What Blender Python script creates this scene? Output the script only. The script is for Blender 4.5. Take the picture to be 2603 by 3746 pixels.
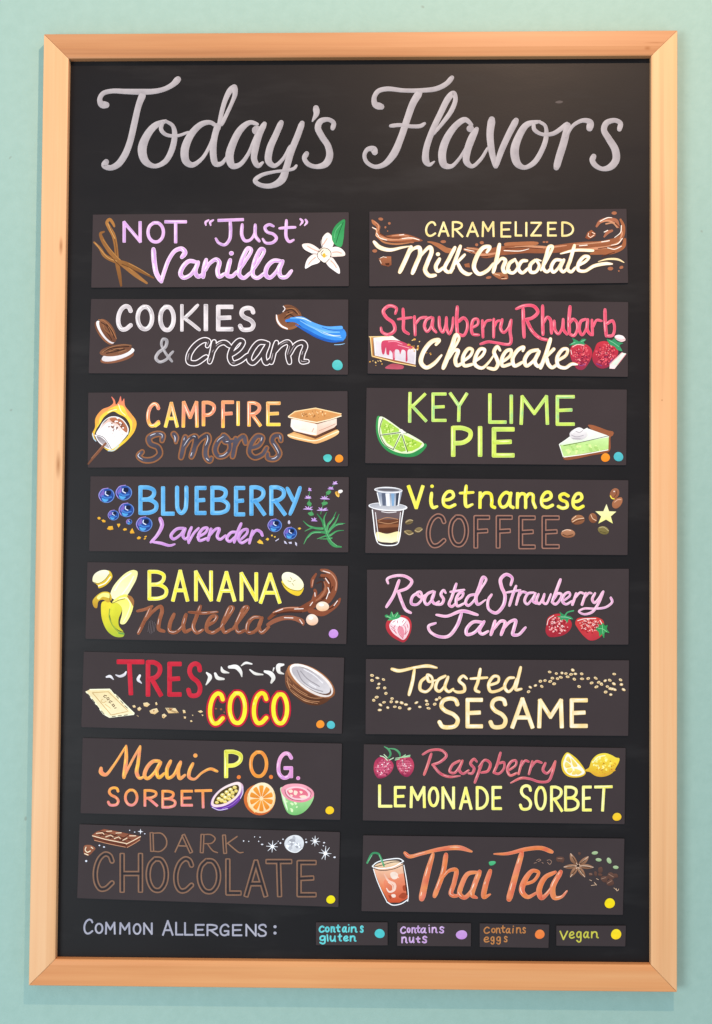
import bpy, bmesh, math, random
from mathutils import Vector, Matrix, Euler
from mathutils.geometry import tessellate_polygon

for o in list(bpy.data.objects):
    bpy.data.objects.remove(o, do_unlink=True)
SC = bpy.context.scene
COL = SC.collection
FOC = 4600.0                                  # focal length in photograph pixels
# ---------------------------------------------------------------- camera
cam_d = bpy.data.cameras.new("camera")
cam = bpy.data.objects.new("camera", cam_d)
COL.objects.link(cam)
cam_d.sensor_fit = 'VERTICAL'
cam_d.sensor_height = 36.0
cam_d.lens = FOC / 3746.0 * 36.0
cam_d.clip_start = 0.05
cam_d.clip_end = 100.0
cam.location = (0.0410517, -1.84731867, -0.06684865)
cam.rotation_euler = (math.pi / 2 + 0.03098495, -0.00651678, 0.02152974)
SC.camera = cam
# fixed survey point from which every outline was measured onto the wall's planes (independent of the camera object)
CM = Euler((math.pi / 2 + 0.03098495, -0.00651678, 0.02152974)).to_matrix()
CL = Vector((0.0410517, -1.84731867, -0.06684865))
# ---------------------------------------------------------------- world: soft, slightly cool room light
world = bpy.data.worlds.new("World")
SC.world = world
world.use_nodes = True
bg = world.node_tree.nodes["Background"]
bg.inputs[0].default_value = (0.80, 0.97, 1.12, 1)
bg.inputs[1].default_value = 0.67


def lamp(name, kind, loc, target, energy, color, size):
    d = bpy.data.lights.new(name, kind)
    d.energy = energy
    d.color = color
    if kind == 'AREA':
        d.shape = 'RECTANGLE'
        d.size, d.size_y = size
    elif kind == 'SPOT':
        d.shadow_soft_size = size
        d.spot_size = math.radians(110)
        d.spot_blend = 1.0
    else:
        d.shadow_soft_size = size
    o = bpy.data.objects.new(name, d)
    COL.objects.link(o)
    o.location = loc
    o.rotation_euler = (Vector(target) - Vector(loc)).to_track_quat('-Z', 'Y').to_euler()
    return o


lamp("ceiling_spotlight", 'POINT', (0.45, -1.50, 1.66), (0, 0, 0), 126.0, (1.0, 0.67, 0.45), 0.02)
lamp("window_light", 'AREA', (-2.4, -3.3, -0.5), (0.1, 0, 0), 82.0, (0.87, 0.97, 1.0), (1.6, 1.6))
SC.view_settings.view_transform = 'Standard'
SC.view_settings.look = 'None'
SC.view_settings.exposure = 0.0
SC.view_settings.gamma = 1.0

# ---------------------------------------------------------------- helpers
Y_WALL, Y_BOARD, Y_CARD, Y_FRAME = 0.0, -0.010, -0.0122, -0.0225


def ray(px, py, y):
    """point of the plane y = const seen at photograph pixel (px, py)"""
    d = CM @ Vector(((px - 1301.5) / FOC, -(py - 1873.0) / FOC, -1.0))
    t = (y - CL.y) / d.y
    return CL + d * t


def lin(c):
    return c / 12.92 if c <= 0.04045 else ((c + 0.055) / 1.055) ** 2.4


def hexc(h, k=1.0):
    h = h.lstrip('#')
    if len(h) == 3:
        h = ''.join(a * 2 for a in h)
    return tuple(min(0.95, lin(int(h[i:i + 2], 16) / 255.0) * k) for i in (0, 2, 4))


def mat(name):
    m = bpy.data.materials.new(name)
    m.use_nodes = True
    nt = m.node_tree
    return m, nt, nt.nodes, nt.links, nt.nodes["Principled BSDF"]


def node(ns, t, **kw):
    n = ns.new(t)
    for k, v in kw.items():
        setattr(n, k, v)
    return n


def ramp(ns, stops):
    r = ns.new('ShaderNodeValToRGB')
    e = r.color_ramp.elements
    while len(e) < len(stops):
        e.new(0.5)
    for i, (p, c) in enumerate(stops):
        e[i].position = p
        e[i].color = (*c, 1)
    return r


def noise(ns, ls, src, scale, detail=4, rough=0.55, mp=None):
    n = ns.new('ShaderNodeTexNoise')
    n.inputs['Scale'].default_value = scale
    n.inputs['Detail'].default_value = detail
    n.inputs['Roughness'].default_value = rough
    if mp:
        m = ns.new('ShaderNodeMapping')
        m.inputs['Scale'].default_value = mp
        ls.new(src, m.inputs[0])
        src = m.outputs[0]
    ls.new(src, n.inputs['Vector'])
    return n.outputs['Fac']


def mixc(ns, ls, fac, a, b, mode='MIX'):
    m = ns.new('ShaderNodeMix')
    m.data_type = 'RGBA'
    m.blend_type = mode
    for sock, v in ((m.inputs['Factor'], fac), (m.inputs[6], a), (m.inputs[7], b)):
        if isinstance(v, (int, float)):
            sock.default_value = v
        elif isinstance(v, tuple):
            sock.default_value = (*v[:3], 1)
        else:
            ls.new(v, sock)
    return m.outputs[2]


def bump(ns, ls, h, bsdf, strength, dist):
    b = ns.new('ShaderNodeBump')
    b.inputs['Strength'].default_value = strength
    b.inputs['Distance'].default_value = dist
    ls.new(h, b.inputs['Height'])
    ls.new(b.outputs[0], bsdf.inputs['Normal'])


# wall paint
def wall_material():
    m, nt, ns, ls, b = mat("wall_paint")
    g = ns.new('ShaderNodeTexCoord').outputs['Object']
    n1 = noise(ns, ls, g, 2.2, 5)
    n2 = noise(ns, ls, g, 60, 4, 0.6)
    r = ramp(ns, [(0.3, (0.315, 0.470, 0.410)), (0.7, (0.335, 0.485, 0.425))])
    ls.new(n1, r.inputs[0])
    c = mixc(ns, ls, 0.14, r.outputs[0], n2, 'SOFT_LIGHT')
    # a few specks and scuffs in the paint
    v = ns.new('ShaderNodeTexNoise')
    v.inputs['Scale'].default_value = 38
    v.inputs['Detail'].default_value = 1
    ls.new(g, v.inputs['Vector'])
    rs = ramp(ns, [(0.765, (0, 0, 0)), (0.785, (1, 1, 1))])
    ls.new(v.outputs['Fac'], rs.inputs[0])
    c = mixc(ns, ls, rs.outputs[0], c, (0.27, 0.36, 0.31))
    ls.new(c, b.inputs['Base Color'])
    b.inputs['Roughness'].default_value = 0.6
    b.inputs['Specular IOR Level'].default_value = 0.3
    nb = noise(ns, ls, g, 130, 3, 0.5)
    bump(ns, ls, nb, b, 0.3, 0.0015)
    return m


def wood_material(name, base, light, dark, along, seed, knot=None):
    m, nt, ns, ls, b = mat(name)
    tc = ns.new('ShaderNodeTexCoord').outputs['Object']
    mp = ns.new('ShaderNodeMapping')
    mp.inputs['Location'].default_value = (seed * 3.1, seed * 1.7, seed * 2.3)
    ls.new(tc, mp.inputs[0])
    g = mp.outputs[0]
    a = (0.9, 6, 22) if along == 'x' else (22, 6, 0.9)
    fine = (2.5, 30, 160) if along == 'x' else (160, 30, 2.5)
    n1 = noise(ns, ls, g, 1.6, 5, 0.55, a)
    n2 = noise(ns, ls, g, 1.0, 5, 0.6, fine)
    n3 = noise(ns, ls, g, 3.0, 2, 0.5)
    r = ramp(ns, [(0.28, dark), (0.5, base), (0.72, light)])
    ls.new(n1, r.inputs[0])
    c = mixc(ns, ls, 0.26, r.outputs[0], n2, 'SOFT_LIGHT')
    c = mixc(ns, ls, 0.20, c, n3, 'SOFT_LIGHT')
    # occasional dark grain lines
    n4 = noise(ns, ls, g, 1.0, 3, 0.5, (0.7, 5, 48) if along == 'x' else (48, 5, 0.7))
    rl = ramp(ns, [(0.60, (0, 0, 0)), (0.69, (0.5, 0.5, 0.5))])
    ls.new(n4, rl.inputs[0])
    c = mixc(ns, ls, rl.outputs[0], c, tuple(x * 0.62 for x in dark))
    for (kx, kz, sx, sz) in (knot or []):
        mk = ns.new('ShaderNodeMapping')
        mk.vector_type = 'TEXTURE'
        mk.inputs['Location'].default_value = (kx, 0, kz)
        mk.inputs['Scale'].default_value = (sx, 1, sz)
        ls.new(tc, mk.inputs[0])
        gr = ns.new('ShaderNodeTexGradient')
        gr.gradient_type = 'SPHERICAL'
        ls.new(mk.outputs[0], gr.inputs[0])
        k2 = ns.new('ShaderNodeMath')
        k2.operation = 'MULTIPLY'
        k2.inputs[1].default_value = 0.85
        ls.new(gr.outputs['Fac'], k2.inputs[0])
        c = mixc(ns, ls, k2.outputs[0], c, (0.36, 0.13, 0.035))
    ls.new(c, b.inputs['Base Color'])
    b.inputs['Roughness'].default_value = 0.42
    b.inputs['Specular IOR Level'].default_value = 0.35
    bump(ns, ls, n2, b, 0.15, 0.0006)
    return m


def slate_material(name, base, rough, spec, smear):
    m, nt, ns, ls, b = mat(name)
    g = ns.new('ShaderNodeTexCoord').outputs['Object']
    n1 = noise(ns, ls, g, 5, 5, 0.6)
    n2 = noise(ns, ls, g, 3.5, 4, 0.6, (1, 1, 5))
    r = ramp(ns, [(0.35, tuple(x * (1 - smear) for x in base)), (0.7, tuple(x * (1 + smear) for x in base))])
    ls.new(n1, r.inputs[0])
    rs = ramp(ns, [(0.55, (0, 0, 0)), (0.85, (smear, smear, smear))])
    ls.new(n2, rs.inputs[0])
    c = mixc(ns, ls, rs.outputs[0], r.outputs[0], (0.10, 0.095, 0.095))
    ls.new(c, b.inputs['Base Color'])
    rr = ramp(ns, [(0.3, (rough - 0.05,) * 3), (0.7, (rough + 0.06,) * 3)])
    ls.new(n2, rr.inputs[0])
    ls.new(rr.outputs[0], b.inputs['Roughness'])
    b.inputs['Specular IOR Level'].default_value = spec
    nb = noise(ns, ls, g, 400, 2)
    bump(ns, ls, nb, b, 0.12, 0.0004)
    return m


CARD_RGB = (0.050, 0.037, 0.0385)


def paint_material():
    m, nt, ns, ls, b = mat("hand_painted_marker")
    a = ns.new('ShaderNodeAttribute')
    a.attribute_name = "paint"
    g = ns.new('ShaderNodeTexCoord').outputs['Object']
    n = noise(ns, ls, g, 120, 3, 0.6)
    n2 = noise(ns, ls, g, 45, 3, 0.6)
    r = ramp(ns, [(0.3, (0.93, 0.93, 0.93)), (0.7, (1.05, 1.05, 1.05))])
    ls.new(n, r.inputs[0])
    r2 = ramp(ns, [(0.3, (0.93, 0.93, 0.94)), (0.65, (1.04, 1.04, 1.04))])
    ls.new(n2, r2.inputs[0])
    c = mixc(ns, ls, 1.0, a.outputs['Color'], r.outputs[0], 'MULTIPLY')
    c = mixc(ns, ls, 1.0, c, r2.outputs[0], 'MULTIPLY')
    ls.new(c, b.inputs['Base Color'])
    b.inputs['Roughness'].default_value = 0.5
    b.inputs['Specular IOR Level'].default_value = 0.10
    return m


def chalk_material():
    m, nt, ns, ls, b = mat("chalk_marker")
    a = ns.new('ShaderNodeAttribute')
    a.attribute_name = "paint"
    g = ns.new('ShaderNodeTexCoord').outputs['Object']
    n = noise(ns, ls, g, 28, 4, 0.6)
    r = ramp(ns, [(0.3, (0.90, 0.90, 0.92)), (0.72, (1.03, 1.02, 1.02))])
    ls.new(n, r.inputs[0])
    n2 = noise(ns, ls, g, 160, 3, 0.6)
    r2 = ramp(ns, [(0.25, (0.9, 0.9, 0.9)), (0.6, (1.0, 1.0, 1.0))])
    ls.new(n2, r2.inputs[0])
    c = mixc(ns, ls, 1.0, a.outputs['Color'], r.outputs[0], 'MULTIPLY')
    c = mixc(ns, ls, 1.0, c, r2.outputs[0], 'MULTIPLY')
    ls.new(c, b.inputs['Base Color'])
    b.inputs['Roughness'].default_value = 0.6
    b.inputs['Specular IOR Level'].default_value = 0.3
    return m


M_WALL = wall_material()
M_BOARD = slate_material("chalkboard_slate", (0.0085, 0.0066, 0.0070), 0.42, 0.20, 0.16)
M_CARD = slate_material("chalkboard_card", CARD_RGB, 0.60, 0.08, 0.07)
M_PAINT = paint_material()
M_CHALK = chalk_material()


def mesh_obj(name, verts, faces, material, parent=None, origin=(0, 0, 0)):
    me = bpy.data.meshes.new(name)
    me.from_pydata([tuple(Vector(v) - Vector(origin)) for v in verts], [], faces)
    me.materials.append(material)
    o = bpy.data.objects.new(name, me)
    COL.objects.link(o)
    if parent is not None:
        o.parent = parent
        o.location = Vector(origin) - parent.location
    else:
        o.location = origin
    return o


def prism(front, back):
    """closed solid between two same-length loops of points"""
    n = len(front)
    v = list(front) + list(back)
    f = [tuple(range(n)), tuple(range(2 * n - 1, n - 1, -1))]
    for i in range(n):
        j = (i + 1) % n
        f.append((i, i + n, j + n, j))
    return v, f


# ---------------------------------------------------------------- strokes of paint
def parse(s):
    out = []
    for t in s.split():
        a = [float(x) for x in t.split(',')]
        out.append((a[0], a[1], a[2] if len(a) > 2 else None))
    return out


def catmull(pts, closed=False, step=6.0):
    n = len(pts)
    if n < 3 and not closed:
        return poly(pts, step)
    out = []
    rng = range(n if closed else n - 1)
    for i in rng:
        p1, p2 = pts[i], pts[(i + 1) % n]
        if closed:
            p0, p3 = pts[i - 1], pts[(i + 2) % n]
        else:
            p0 = pts[i - 1] if i > 0 else tuple(2 * a - b for a, b in zip(p1, p2))
            p3 = pts[i + 2] if i + 2 < n else tuple(2 * a - b for a, b in zip(p2, p1))
        d = [max(1e-3, math.hypot(b[0] - a[0], b[1] - a[1]) ** 0.5) for a, b in ((p0, p1), (p1, p2), (p2, p3))]
        k = max(2, int(d[1] ** 2 / step + 0.999))
        t0, t1 = 0, d[0]
        t2 = t1 + d[1]
        t3 = t2 + d[2]
        for j in range(k):
            t = t1 + (t2 - t1) * j / k
            q = []
            for c in range(len(p1)):
                a1 = (t1 - t) / (t1 - t0) * p0[c] + (t - t0) / (t1 - t0) * p1[c]
                a2 = (t2 - t) / (t2 - t1) * p1[c] + (t - t1) / (t2 - t1) * p2[c]
                a3 = (t3 - t) / (t3 - t2) * p2[c] + (t - t2) / (t3 - t2) * p3[c]
                b1 = (t2 - t) / (t2 - t0) * a1 + (t - t0) / (t2 - t0) * a2
                b2 = (t3 - t) / (t3 - t1) * a2 + (t - t1) / (t3 - t1) * a3
                q.append((t2 - t) / (t2 - t1) * b1 + (t - t1) / (t2 - t1) * b2)
            out.append(tuple(q))
    if not closed:
        out.append(pts[-1])
    return out


def poly(pts, step=6.0):
    out = []
    for a, b in zip(pts, pts[1:]):
        k = max(1, int(math.hypot(b[0] - a[0], b[1] - a[1]) / (step * 3)))
        for j in range(k):
            out.append(tuple(x + (y - x) * j / k for x, y in zip(a, b)))
    out.append(pts[-1])
    return out


class Straight(list):
    """a straight stroke, drawn with squared ends"""


class Art:
    """one painted part: many thin coats of paint lying on a flat surface"""

    def __init__(self, ox, oy, sc, surf, lift=4e-5):
        self.ox, self.oy, self.sc, self.surf = ox, oy, sc, surf
        self.v, self.f, self.c = [], [], []
        self.h = lift

    def P(self, x, y, h):
        return ray(self.ox + x / self.sc, self.oy + y / self.sc, self.surf - h)

    def ribbon(self, pts, col, caps=True, flat=False, side=None):
        """pts: (x, y, width); col: function(x, y) -> rgb"""
        q = [pts[0]]
        for p in pts[1:]:
            if math.hypot(p[0] - q[-1][0], p[1] - q[-1][1]) > 0.4:
                q.append(p)
        if len(q) < 2:
            q.append((q[0][0] + 0.5, q[0][1], q[0][2]))
        n = len(q)
        base = len(self.v)
        for i, p in enumerate(q):
            a, b = q[max(0, i - 1)], q[min(n - 1, i + 1)]
            dx, dy = b[0] - a[0], b[1] - a[1]
            l = math.hypot(dx, dy) or 1
            nx, ny = -dy / l, dx / l
            w = p[2] / 2
            for s in (1, -1):
                x, y = p[0] + nx * w * s, p[1] + ny * w * s
                self.v.append(self.P(x, y, self.h))
                if side:
                    k = max(0.0, -(nx * s) * 0.8 - (ny * s) * 0.6) * side[1]
                    self.c.append(tuple(a_ + (b_ - a_) * k for a_, b_ in zip(col(x, y), side[0])))
                else:
                    self.c.append(col(x, y))
            self.h += 2e-7
        for i in range(n - 1):
            k = base + 2 * i
            self.f.append((k, k + 1, k + 3, k + 2))
        if caps:
            for i, j in ((0, 1), (n - 1, n - 2)):
                p, r = q[i], q[j]
                an = math.atan2(p[1] - r[1], p[0] - r[0])
                k0 = len(self.v)
                idx = []
                K = 8
                for t in range(K + 1):
                    a = an - math.pi / 2 + math.pi * t / K
                    if flat:                   # squarish end of a chisel marker
                        e = t / K * math.pi
                        u, v_ = math.sin(e) ** 0.35 * 0.82, -math.copysign(abs(math.cos(e)) ** 0.55, math.cos(e))
                        x = p[0] + (math.cos(an) * u - math.sin(an) * v_) * p[2] / 2
                        y = p[1] + (math.sin(an) * u + math.cos(an) * v_) * p[2] / 2
                    else:
                        x, y = p[0] + math.cos(a) * p[2] / 2, p[1] + math.sin(a) * p[2] / 2
                    self.v.append(self.P(x, y, self.h))
                    self.c.append(col(x, y))
                    idx.append(k0 + t)
                self.f.append(tuple(idx))
                self.h += 2e-7
        self.h += 1.5e-6

    def fill(self, pts, col):
        tri = tessellate_polygon([[Vector((p[0], p[1], 0)) for p in pts]])
        k = len(self.v)
        for p in pts:
            self.v.append(self.P(p[0], p[1], self.h))
            self.c.append(col(p[0], p[1]))
        for t in tri:
            self.f.append(tuple(k + i for i in t))
        self.h += 2e-6

    def ellipse(self, cx, cy, rx, ry, rot, col, wob=0.0, rnd=None):
        pts = []
        K = 28 if max(rx, ry) > 12 else 14
        ph = (rnd.random() * 6.28) if rnd else 0
        for i in range(K):
            a = 2 * math.pi * i / K
            k = 1 + wob * math.sin(2 * a + ph) + wob * 0.6 * math.sin(3 * a + ph * 2)
            x, y = rx * math.cos(a) * k, ry * math.sin(a) * k
            r = math.radians(rot)
            pts.append((cx + x * math.cos(r) - y * math.sin(r), cy + x * math.sin(r) + y * math.cos(r)))
        # fan from the middle, so that the colour can vary smoothly
        k0 = len(self.v)
        self.v.append(self.P(cx, cy, self.h))
        self.c.append(col(cx, cy))
        for p in pts:
            self.v.append(self.P(p[0], p[1], self.h))
            self.c.append(col(*p))
        for i in range(K):
            self.f.append((k0, k0 + 1 + i, k0 + 1 + (i + 1) % K))
        self.h += 2e-6

    def build(self, name, material, parent, label=None, kind=None):
        if not self.v:
            return None
        xs = [p.x for p in self.v]
        zs = [p.z for p in self.v]
        org = Vector(((min(xs) + max(xs)) / 2, self.surf, (min(zs) + max(zs)) / 2))
        o = mesh_obj(name, self.v, self.f, material, parent, org)
        at = o.data.color_attributes.new("paint", 'FLOAT_COLOR', 'POINT')
        buf = []
        for c in self.c:
            buf += [c[0], c[1], c[2], 1.0]
        at.data.foreach_set('color', buf)
        if label:
            o['label'] = label
        if kind:
            o['kind'] = kind
        return o


# single-line letter forms in a unit box (x right, y down); L = straight pieces, S = curve
GL = {
 'A': 'L 0,1 .5,0 1,1|L .17,.66 .83,.66', 'B': 'L 0,0 0,1|S 0,0 .55,.02 .85,.13 .82,.32 .55,.45 .05,.48|S .05,.48 .65,.5 1,.66 .95,.87 .6,.98 0,1',
 'C': 'S .98,.2 .85,.05 .6,0 .3,.1 .08,.32 0,.58 .08,.84 .3,.99 .6,.98 .98,.82', 'D': 'L 0,0 0,1|S 0,0 .45,.03 .85,.22 1,.5 .88,.78 .5,.96 0,1',
 'E': 'L 0,0 0,1|L 0,0 1,0|L 0,.5 .85,.48|L 0,1 1,1', 'F': 'L 0,0 0,1|L 0,0 1,0|L 0,.48 .85,.46',
 'G': 'S .95,.18 .75,.02 .5,0 .2,.15 .02,.5 .1,.85 .4,1 .75,.95 .95,.78|L .95,.95 .95,.6|L .95,.6 .5,.6',
 'H': 'L 0,0 0,1|L 1,0 1,1|L 0,.52 1,.52', 'I': 'L .5,0 .5,1', 'J': 'L .1,0 1,0|S .6,0 .62,.5 .55,.85 .3,1 .05,.9 0,.75',
 'K': 'L 0,0 0,1|L .95,0 .1,.52|L .2,.45 1,1', 'L': 'L 0,0 0,1|L 0,1 1,1', 'M': 'L 0,1 .04,0|L .04,0 .5,.62 .96,0|L .96,0 1,1',
 'N': 'L 0,1 0,0|L 0,0 1,1|L 1,1 1,0', 'O': 'O', 'P': 'L 0,0 0,1|S 0,0 .55,.01 .97,.14 .95,.36 .6,.53 .05,.57',
 'R': 'L 0,0 0,1|S 0,0 .5,.01 .9,.12 .92,.3 .6,.46 .05,.52|L .3,.52 1,1', 'S': 'S .95,.2 .85,.05 .55,0 .2,.08 .1,.26 .3,.42 .75,.56 .97,.74 .85,.94 .5,1 .15,.97 0,.82',
 'T': 'L 0,0 1,0|L .5,0 .5,1', 'U': 'S 0,0 0,.45 .08,.85 .45,1 .85,.88 1,.5 1,0', 'V': 'L 0,0 .5,1 1,0', 'Y': 'L 0,0 .5,.48|L 1,0 .5,.48 .48,1',
 'Z': 'L 0,0 1,0|L 1,0 0,1|L 0,1 1,1',
 'a': 'S .8,.1 .5,0 .15,.25 0,.65 .2,.97 .5,.9 .75,.55 .85,.1|S .88,.05 .8,.5 .85,.9 1.05,1', 'c': 'S .95,.15 .65,0 .25,.15 0,.55 .2,.95 .6,1 1,.82',
 'e': 'S .08,.55 .55,.5 .88,.3 .75,.03 .4,.03 .05,.4 .1,.85 .5,1 1,.85', 'g': 'S .85,.08 .5,0 .1,.15 .1,.45 .45,.55 .8,.4 .85,.08|S .88,.05 .9,.6 .8,.92 .45,1 .05,.85',
 'i': 'S .5,.0 .45,.6 .6,1', 'm': 'L .02,0 0,1|S .02,.35 .2,.03 .42,.08 .46,.5 .46,1|S .46,.35 .66,.03 .86,.1 .88,.6 1,1',
 'n': 'L .02,0 0,1|S .02,.4 .35,.02 .75,.08 .85,.5 .85,.9 1.05,1', 'o': 'O', 's': 'S .95,.15 .55,0 .15,.15 .25,.4 .8,.6 .85,.9 .4,1 0,.88',
 't': 'S .5,-.35 .45,.3 .5,.85 .9,.95|L 0,.1 1,.05', 'u': 'S 0,0 0,.6 .25,.97 .65,.85 .95,.4|S .95,0 .93,.6 1.05,1', 'l': 'S .5,-.4 .48,.4 .6,1', 'v': 'L 0,0 .45,1 1,0',
}


def glyph(ch, x0, y0, x1, y1, w, slant=0.0):
    out = []
    f = lambda x, y: (x0 + (x1 - x0) * x + slant * (y1 - y0) * (1 - y), y0 + (y1 - y0) * y, w)
    spec = GL[ch]
    if spec == 'O':
        pts = []
        for i in range(11):
            a = -math.pi / 2 - 0.25 - 2 * math.pi * i / 10
            pts.append(f(.5 + .5 * math.cos(a), .5 + .5 * math.sin(a)))
        return [catmull(pts)]
    for st in spec.split('|'):
        k, rest = st[0], st[2:]
        pts = [f(*map(float, t.split(','))) for t in rest.split()]
        if k == 'S':
            out.append(catmull(pts))
        else:
            for a, b in zip(pts, pts[1:]):
                out.append(Straight(poly([a, b])))
    return out


def pen(q):
    """brush-pen pressure: upstrokes a little thinner than downstrokes, lighter where the pen lands and lifts"""
    n = len(q)
    if n < 5:
        return q
    fs = []
    for i in range(n):
        a, b = q[max(0, i - 2)], q[min(n - 1, i + 2)]
        dx, dy = b[0] - a[0], b[1] - a[1]
        u = dy / (math.hypot(dx, dy) or 1)
        fs.append(0.93 + 0.11 * u)
    out = []
    for i, p in enumerate(q):
        lo, hi = max(0, i - 3), min(n, i + 4)
        f = sum(fs[lo:hi]) / (hi - lo)
        e = min(i, n - 1 - i)
        if e < 3:
            f *= (0.80, 0.90, 0.96)[e]
        out.append((p[0], p[1], p[2] * f))
    return out


RND = random.Random(11)
# style: rim (extra width, colour), core colours, along which axis they change, highlight lines painted on to stand for brush gloss
STY = {}


def gradient(cols, axis, box):
    cs = [CARD_RGB if c == '#card' else hexc(c, 0.99) for c in cols]
    if len(cs) == 1:
        return lambda x, y: cs[0]
    x0, y0, x1, y1 = box

    def f(x, y):
        t = (y - y0) / max(1, y1 - y0) if axis == 'y' else (x - x0) / max(1, x1 - x0)
        if axis == 'm':        # patches of colour that wander along the word
            t = 0.5 + 0.5 * math.sin(x * 0.016 + y * 0.012) * math.cos(x * 0.007 - y * 0.015)
        t = min(0.9999, max(0, t)) * (len(cs) - 1)
        i = int(t)
        u = t - i
        return tuple(a + (b - a) * u for a, b in zip(cs[i], cs[i + 1]))
    return f


def paint_word(art, strokes, sty):
    xs = [p[0] for s in strokes for p in s]
    ys = [p[1] for s in strokes for p in s]
    box = (min(xs), min(ys), max(xs), max(ys))
    s = STY[sty]
    rim = s.get('rim')
    big = s.get('big')                       # big: the width given is that of the core, otherwise the whole stroke
    ws = s.get('ws', 1.0)
    fl = [isinstance(st, Straight) for st in strokes]
    if rim:
        g = gradient([rim[1]], 'y', box)
        for st, f in zip(strokes, fl):
            art.ribbon([(x, y, w * ws + (2 * rim[0] if big else 0)) for x, y, w in st], g, flat=f)
    core = s.get('core')
    if core == 'card':
        g = lambda x, y: CARD_RGB
    else:
        g = gradient(core, s.get('axis', 'y'), box)
    cut = 0 if (big or not rim) else 2 * rim[0]
    strokes = [[(x, y, max(2.0, w * ws - cut)) for x, y, w in st] for st in strokes]
    side = (hexc(rim[1], 0.99), 0.7) if rim and not big and core != 'card' else None
    for st, f in zip(strokes, fl):
        art.ribbon(st, g, flat=f, side=side)
    if s.get('inner'):
        g = gradient([s['inner'][1]], 'y', box)
        for st, f in zip(strokes, fl):
            art.ribbon([(x, y, s['inner'][0]) for x, y, w in st], g, flat=f)
    if s.get('hi'):  # gloss of the lettering, painted as short lighter strokes
        g = gradient([s['hi'][0]], 'y', box)
        dens, wk, off = s['hi'][1], s['hi'][2], s['hi'][3]
        for st in strokes:
            n = len(st)
            i = RND.randint(0, 2)
            while i < n - 3:
                k = RND.randint(4, 12)
                seg = st[i:i + k]
                if len(seg) >= 3 and RND.random() < dens:
                    w = st[i][2]
                    m = len(seg) - 1
                    q = [(x - w * off, y - w * off * 0.6, max(1.2, w * wk * math.sin(math.pi * (0.12 + 0.76 * j / m)))) for j, (x, y, _) in enumerate(seg)]
                    art.ribbon(q, g)
                i += k + RND.randint(1, 4)


def render_part(lines, header, ox, oy, sc, surf, parent, material, lift):
    name, label, kind = (header + ['', '', ''])[:3]
    art = Art(ox, oy, sc, surf, lift)
    strokes, sty = [], None
    rnd = random.Random(len(lines) * 7 + len(label))
    for ln in lines:
        k, rest = ln[0], ln[1:].strip()
        if k == 'Y':                                   # lettering style
            if strokes:
                paint_word(art, strokes, sty)
                strokes = []
            sty = rest
        elif k == 'G':                                 # letters in boxes: width[,slant] ; A x0 y0 x1 y1 ; ...
            segs = rest.split(';')
            ws = [float(t) for t in segs[0].split(',')]
            for g in segs[1:]:
                t = g.split()
                if t:
                    strokes += glyph(t[0], *map(float, t[1:5]), ws[0], ws[1] if len(ws) > 1 else 0)
        elif k in 'TK':                                # free strokes: width ; points ; points
            segs = rest.split(';')
            w = float(segs[0])
            for g in segs[1:]:
                pts = [(x, y, ww or w) for x, y, ww in parse(g)]
                if len(pts) == 1:
                    pts.append((pts[0][0] + 1, pts[0][1], pts[0][2]))
                if k == 'T':
                    strokes.append(pen(catmull(pts)))
                else:
                    for a_, b_ in zip(pts, pts[1:]):
                        strokes.append(Straight(poly([a_, b_])))
        else:
            t = rest.split(None, 1)
            cols = t[0].split('/')
            if k == 'd':
                for e in t[1].split(';'):
                    a = list(map(float, e.split())) + [0] * 5
                    rx, ry = a[2], a[3] or a[2]
                    col = gradient(cols, 'y', (a[0] - rx, a[1] - ry, a[0] + rx, a[1] + ry))
                    art.ellipse(a[0], a[1], rx, ry, a[4], col, 0.025, rnd)
            elif k in 'fp':
                for e in t[1].split(';'):
                    pts = [(x, y) for x, y, _ in parse(e)]
                    if k == 'f':
                        pts = catmull([(x, y, 0) for x, y in pts], True, 8)
                    ys = [q[1] for q in pts]
                    xs = [q[0] for q in pts]
                    col = gradient(cols, 'y', (min(xs), min(ys), max(xs), max(ys)))
                    art.fill([(q[0], q[1]) for q in pts], col)
            elif k in 'sl':
                w, r = t[1].split(None, 1)
                w = float(w)
                for e in r.split(';'):
                    pts = [(x, y, ww or w) for x, y, ww in parse(e)]
                    q = catmull(pts) if k == 's' else poly(pts)
                    ys = [a[1] for a in q]
                    xs = [a[0] for a in q]
                    art.ribbon(q, gradient(cols, 'y', (min(xs), min(ys), max(xs), max(ys))))
            elif k == 'x':                             # scattered flecks: colour count cx cy rx ry size
                a = list(map(float, t[1].split()))
                for _ in range(int(a[0])):
                    an, rr = rnd.random() * 6.283, rnd.random() ** 0.5
                    x, y = a[1] + a[3] * rr * math.cos(an), a[2] + a[4] * rr * math.sin(an)
                    col = gradient([rnd.choice(cols)], 'y', (0, 0, 1, 1))
                    art.ellipse(x, y, a[5] * rnd.uniform(.5, 1.2), a[5] * rnd.uniform(.4, .9), rnd.uniform(0, 180), col)
    if strokes:
        paint_word(art, strokes, sty)
    return art.build(name, material, parent, label or None, kind or None), art.h


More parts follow.
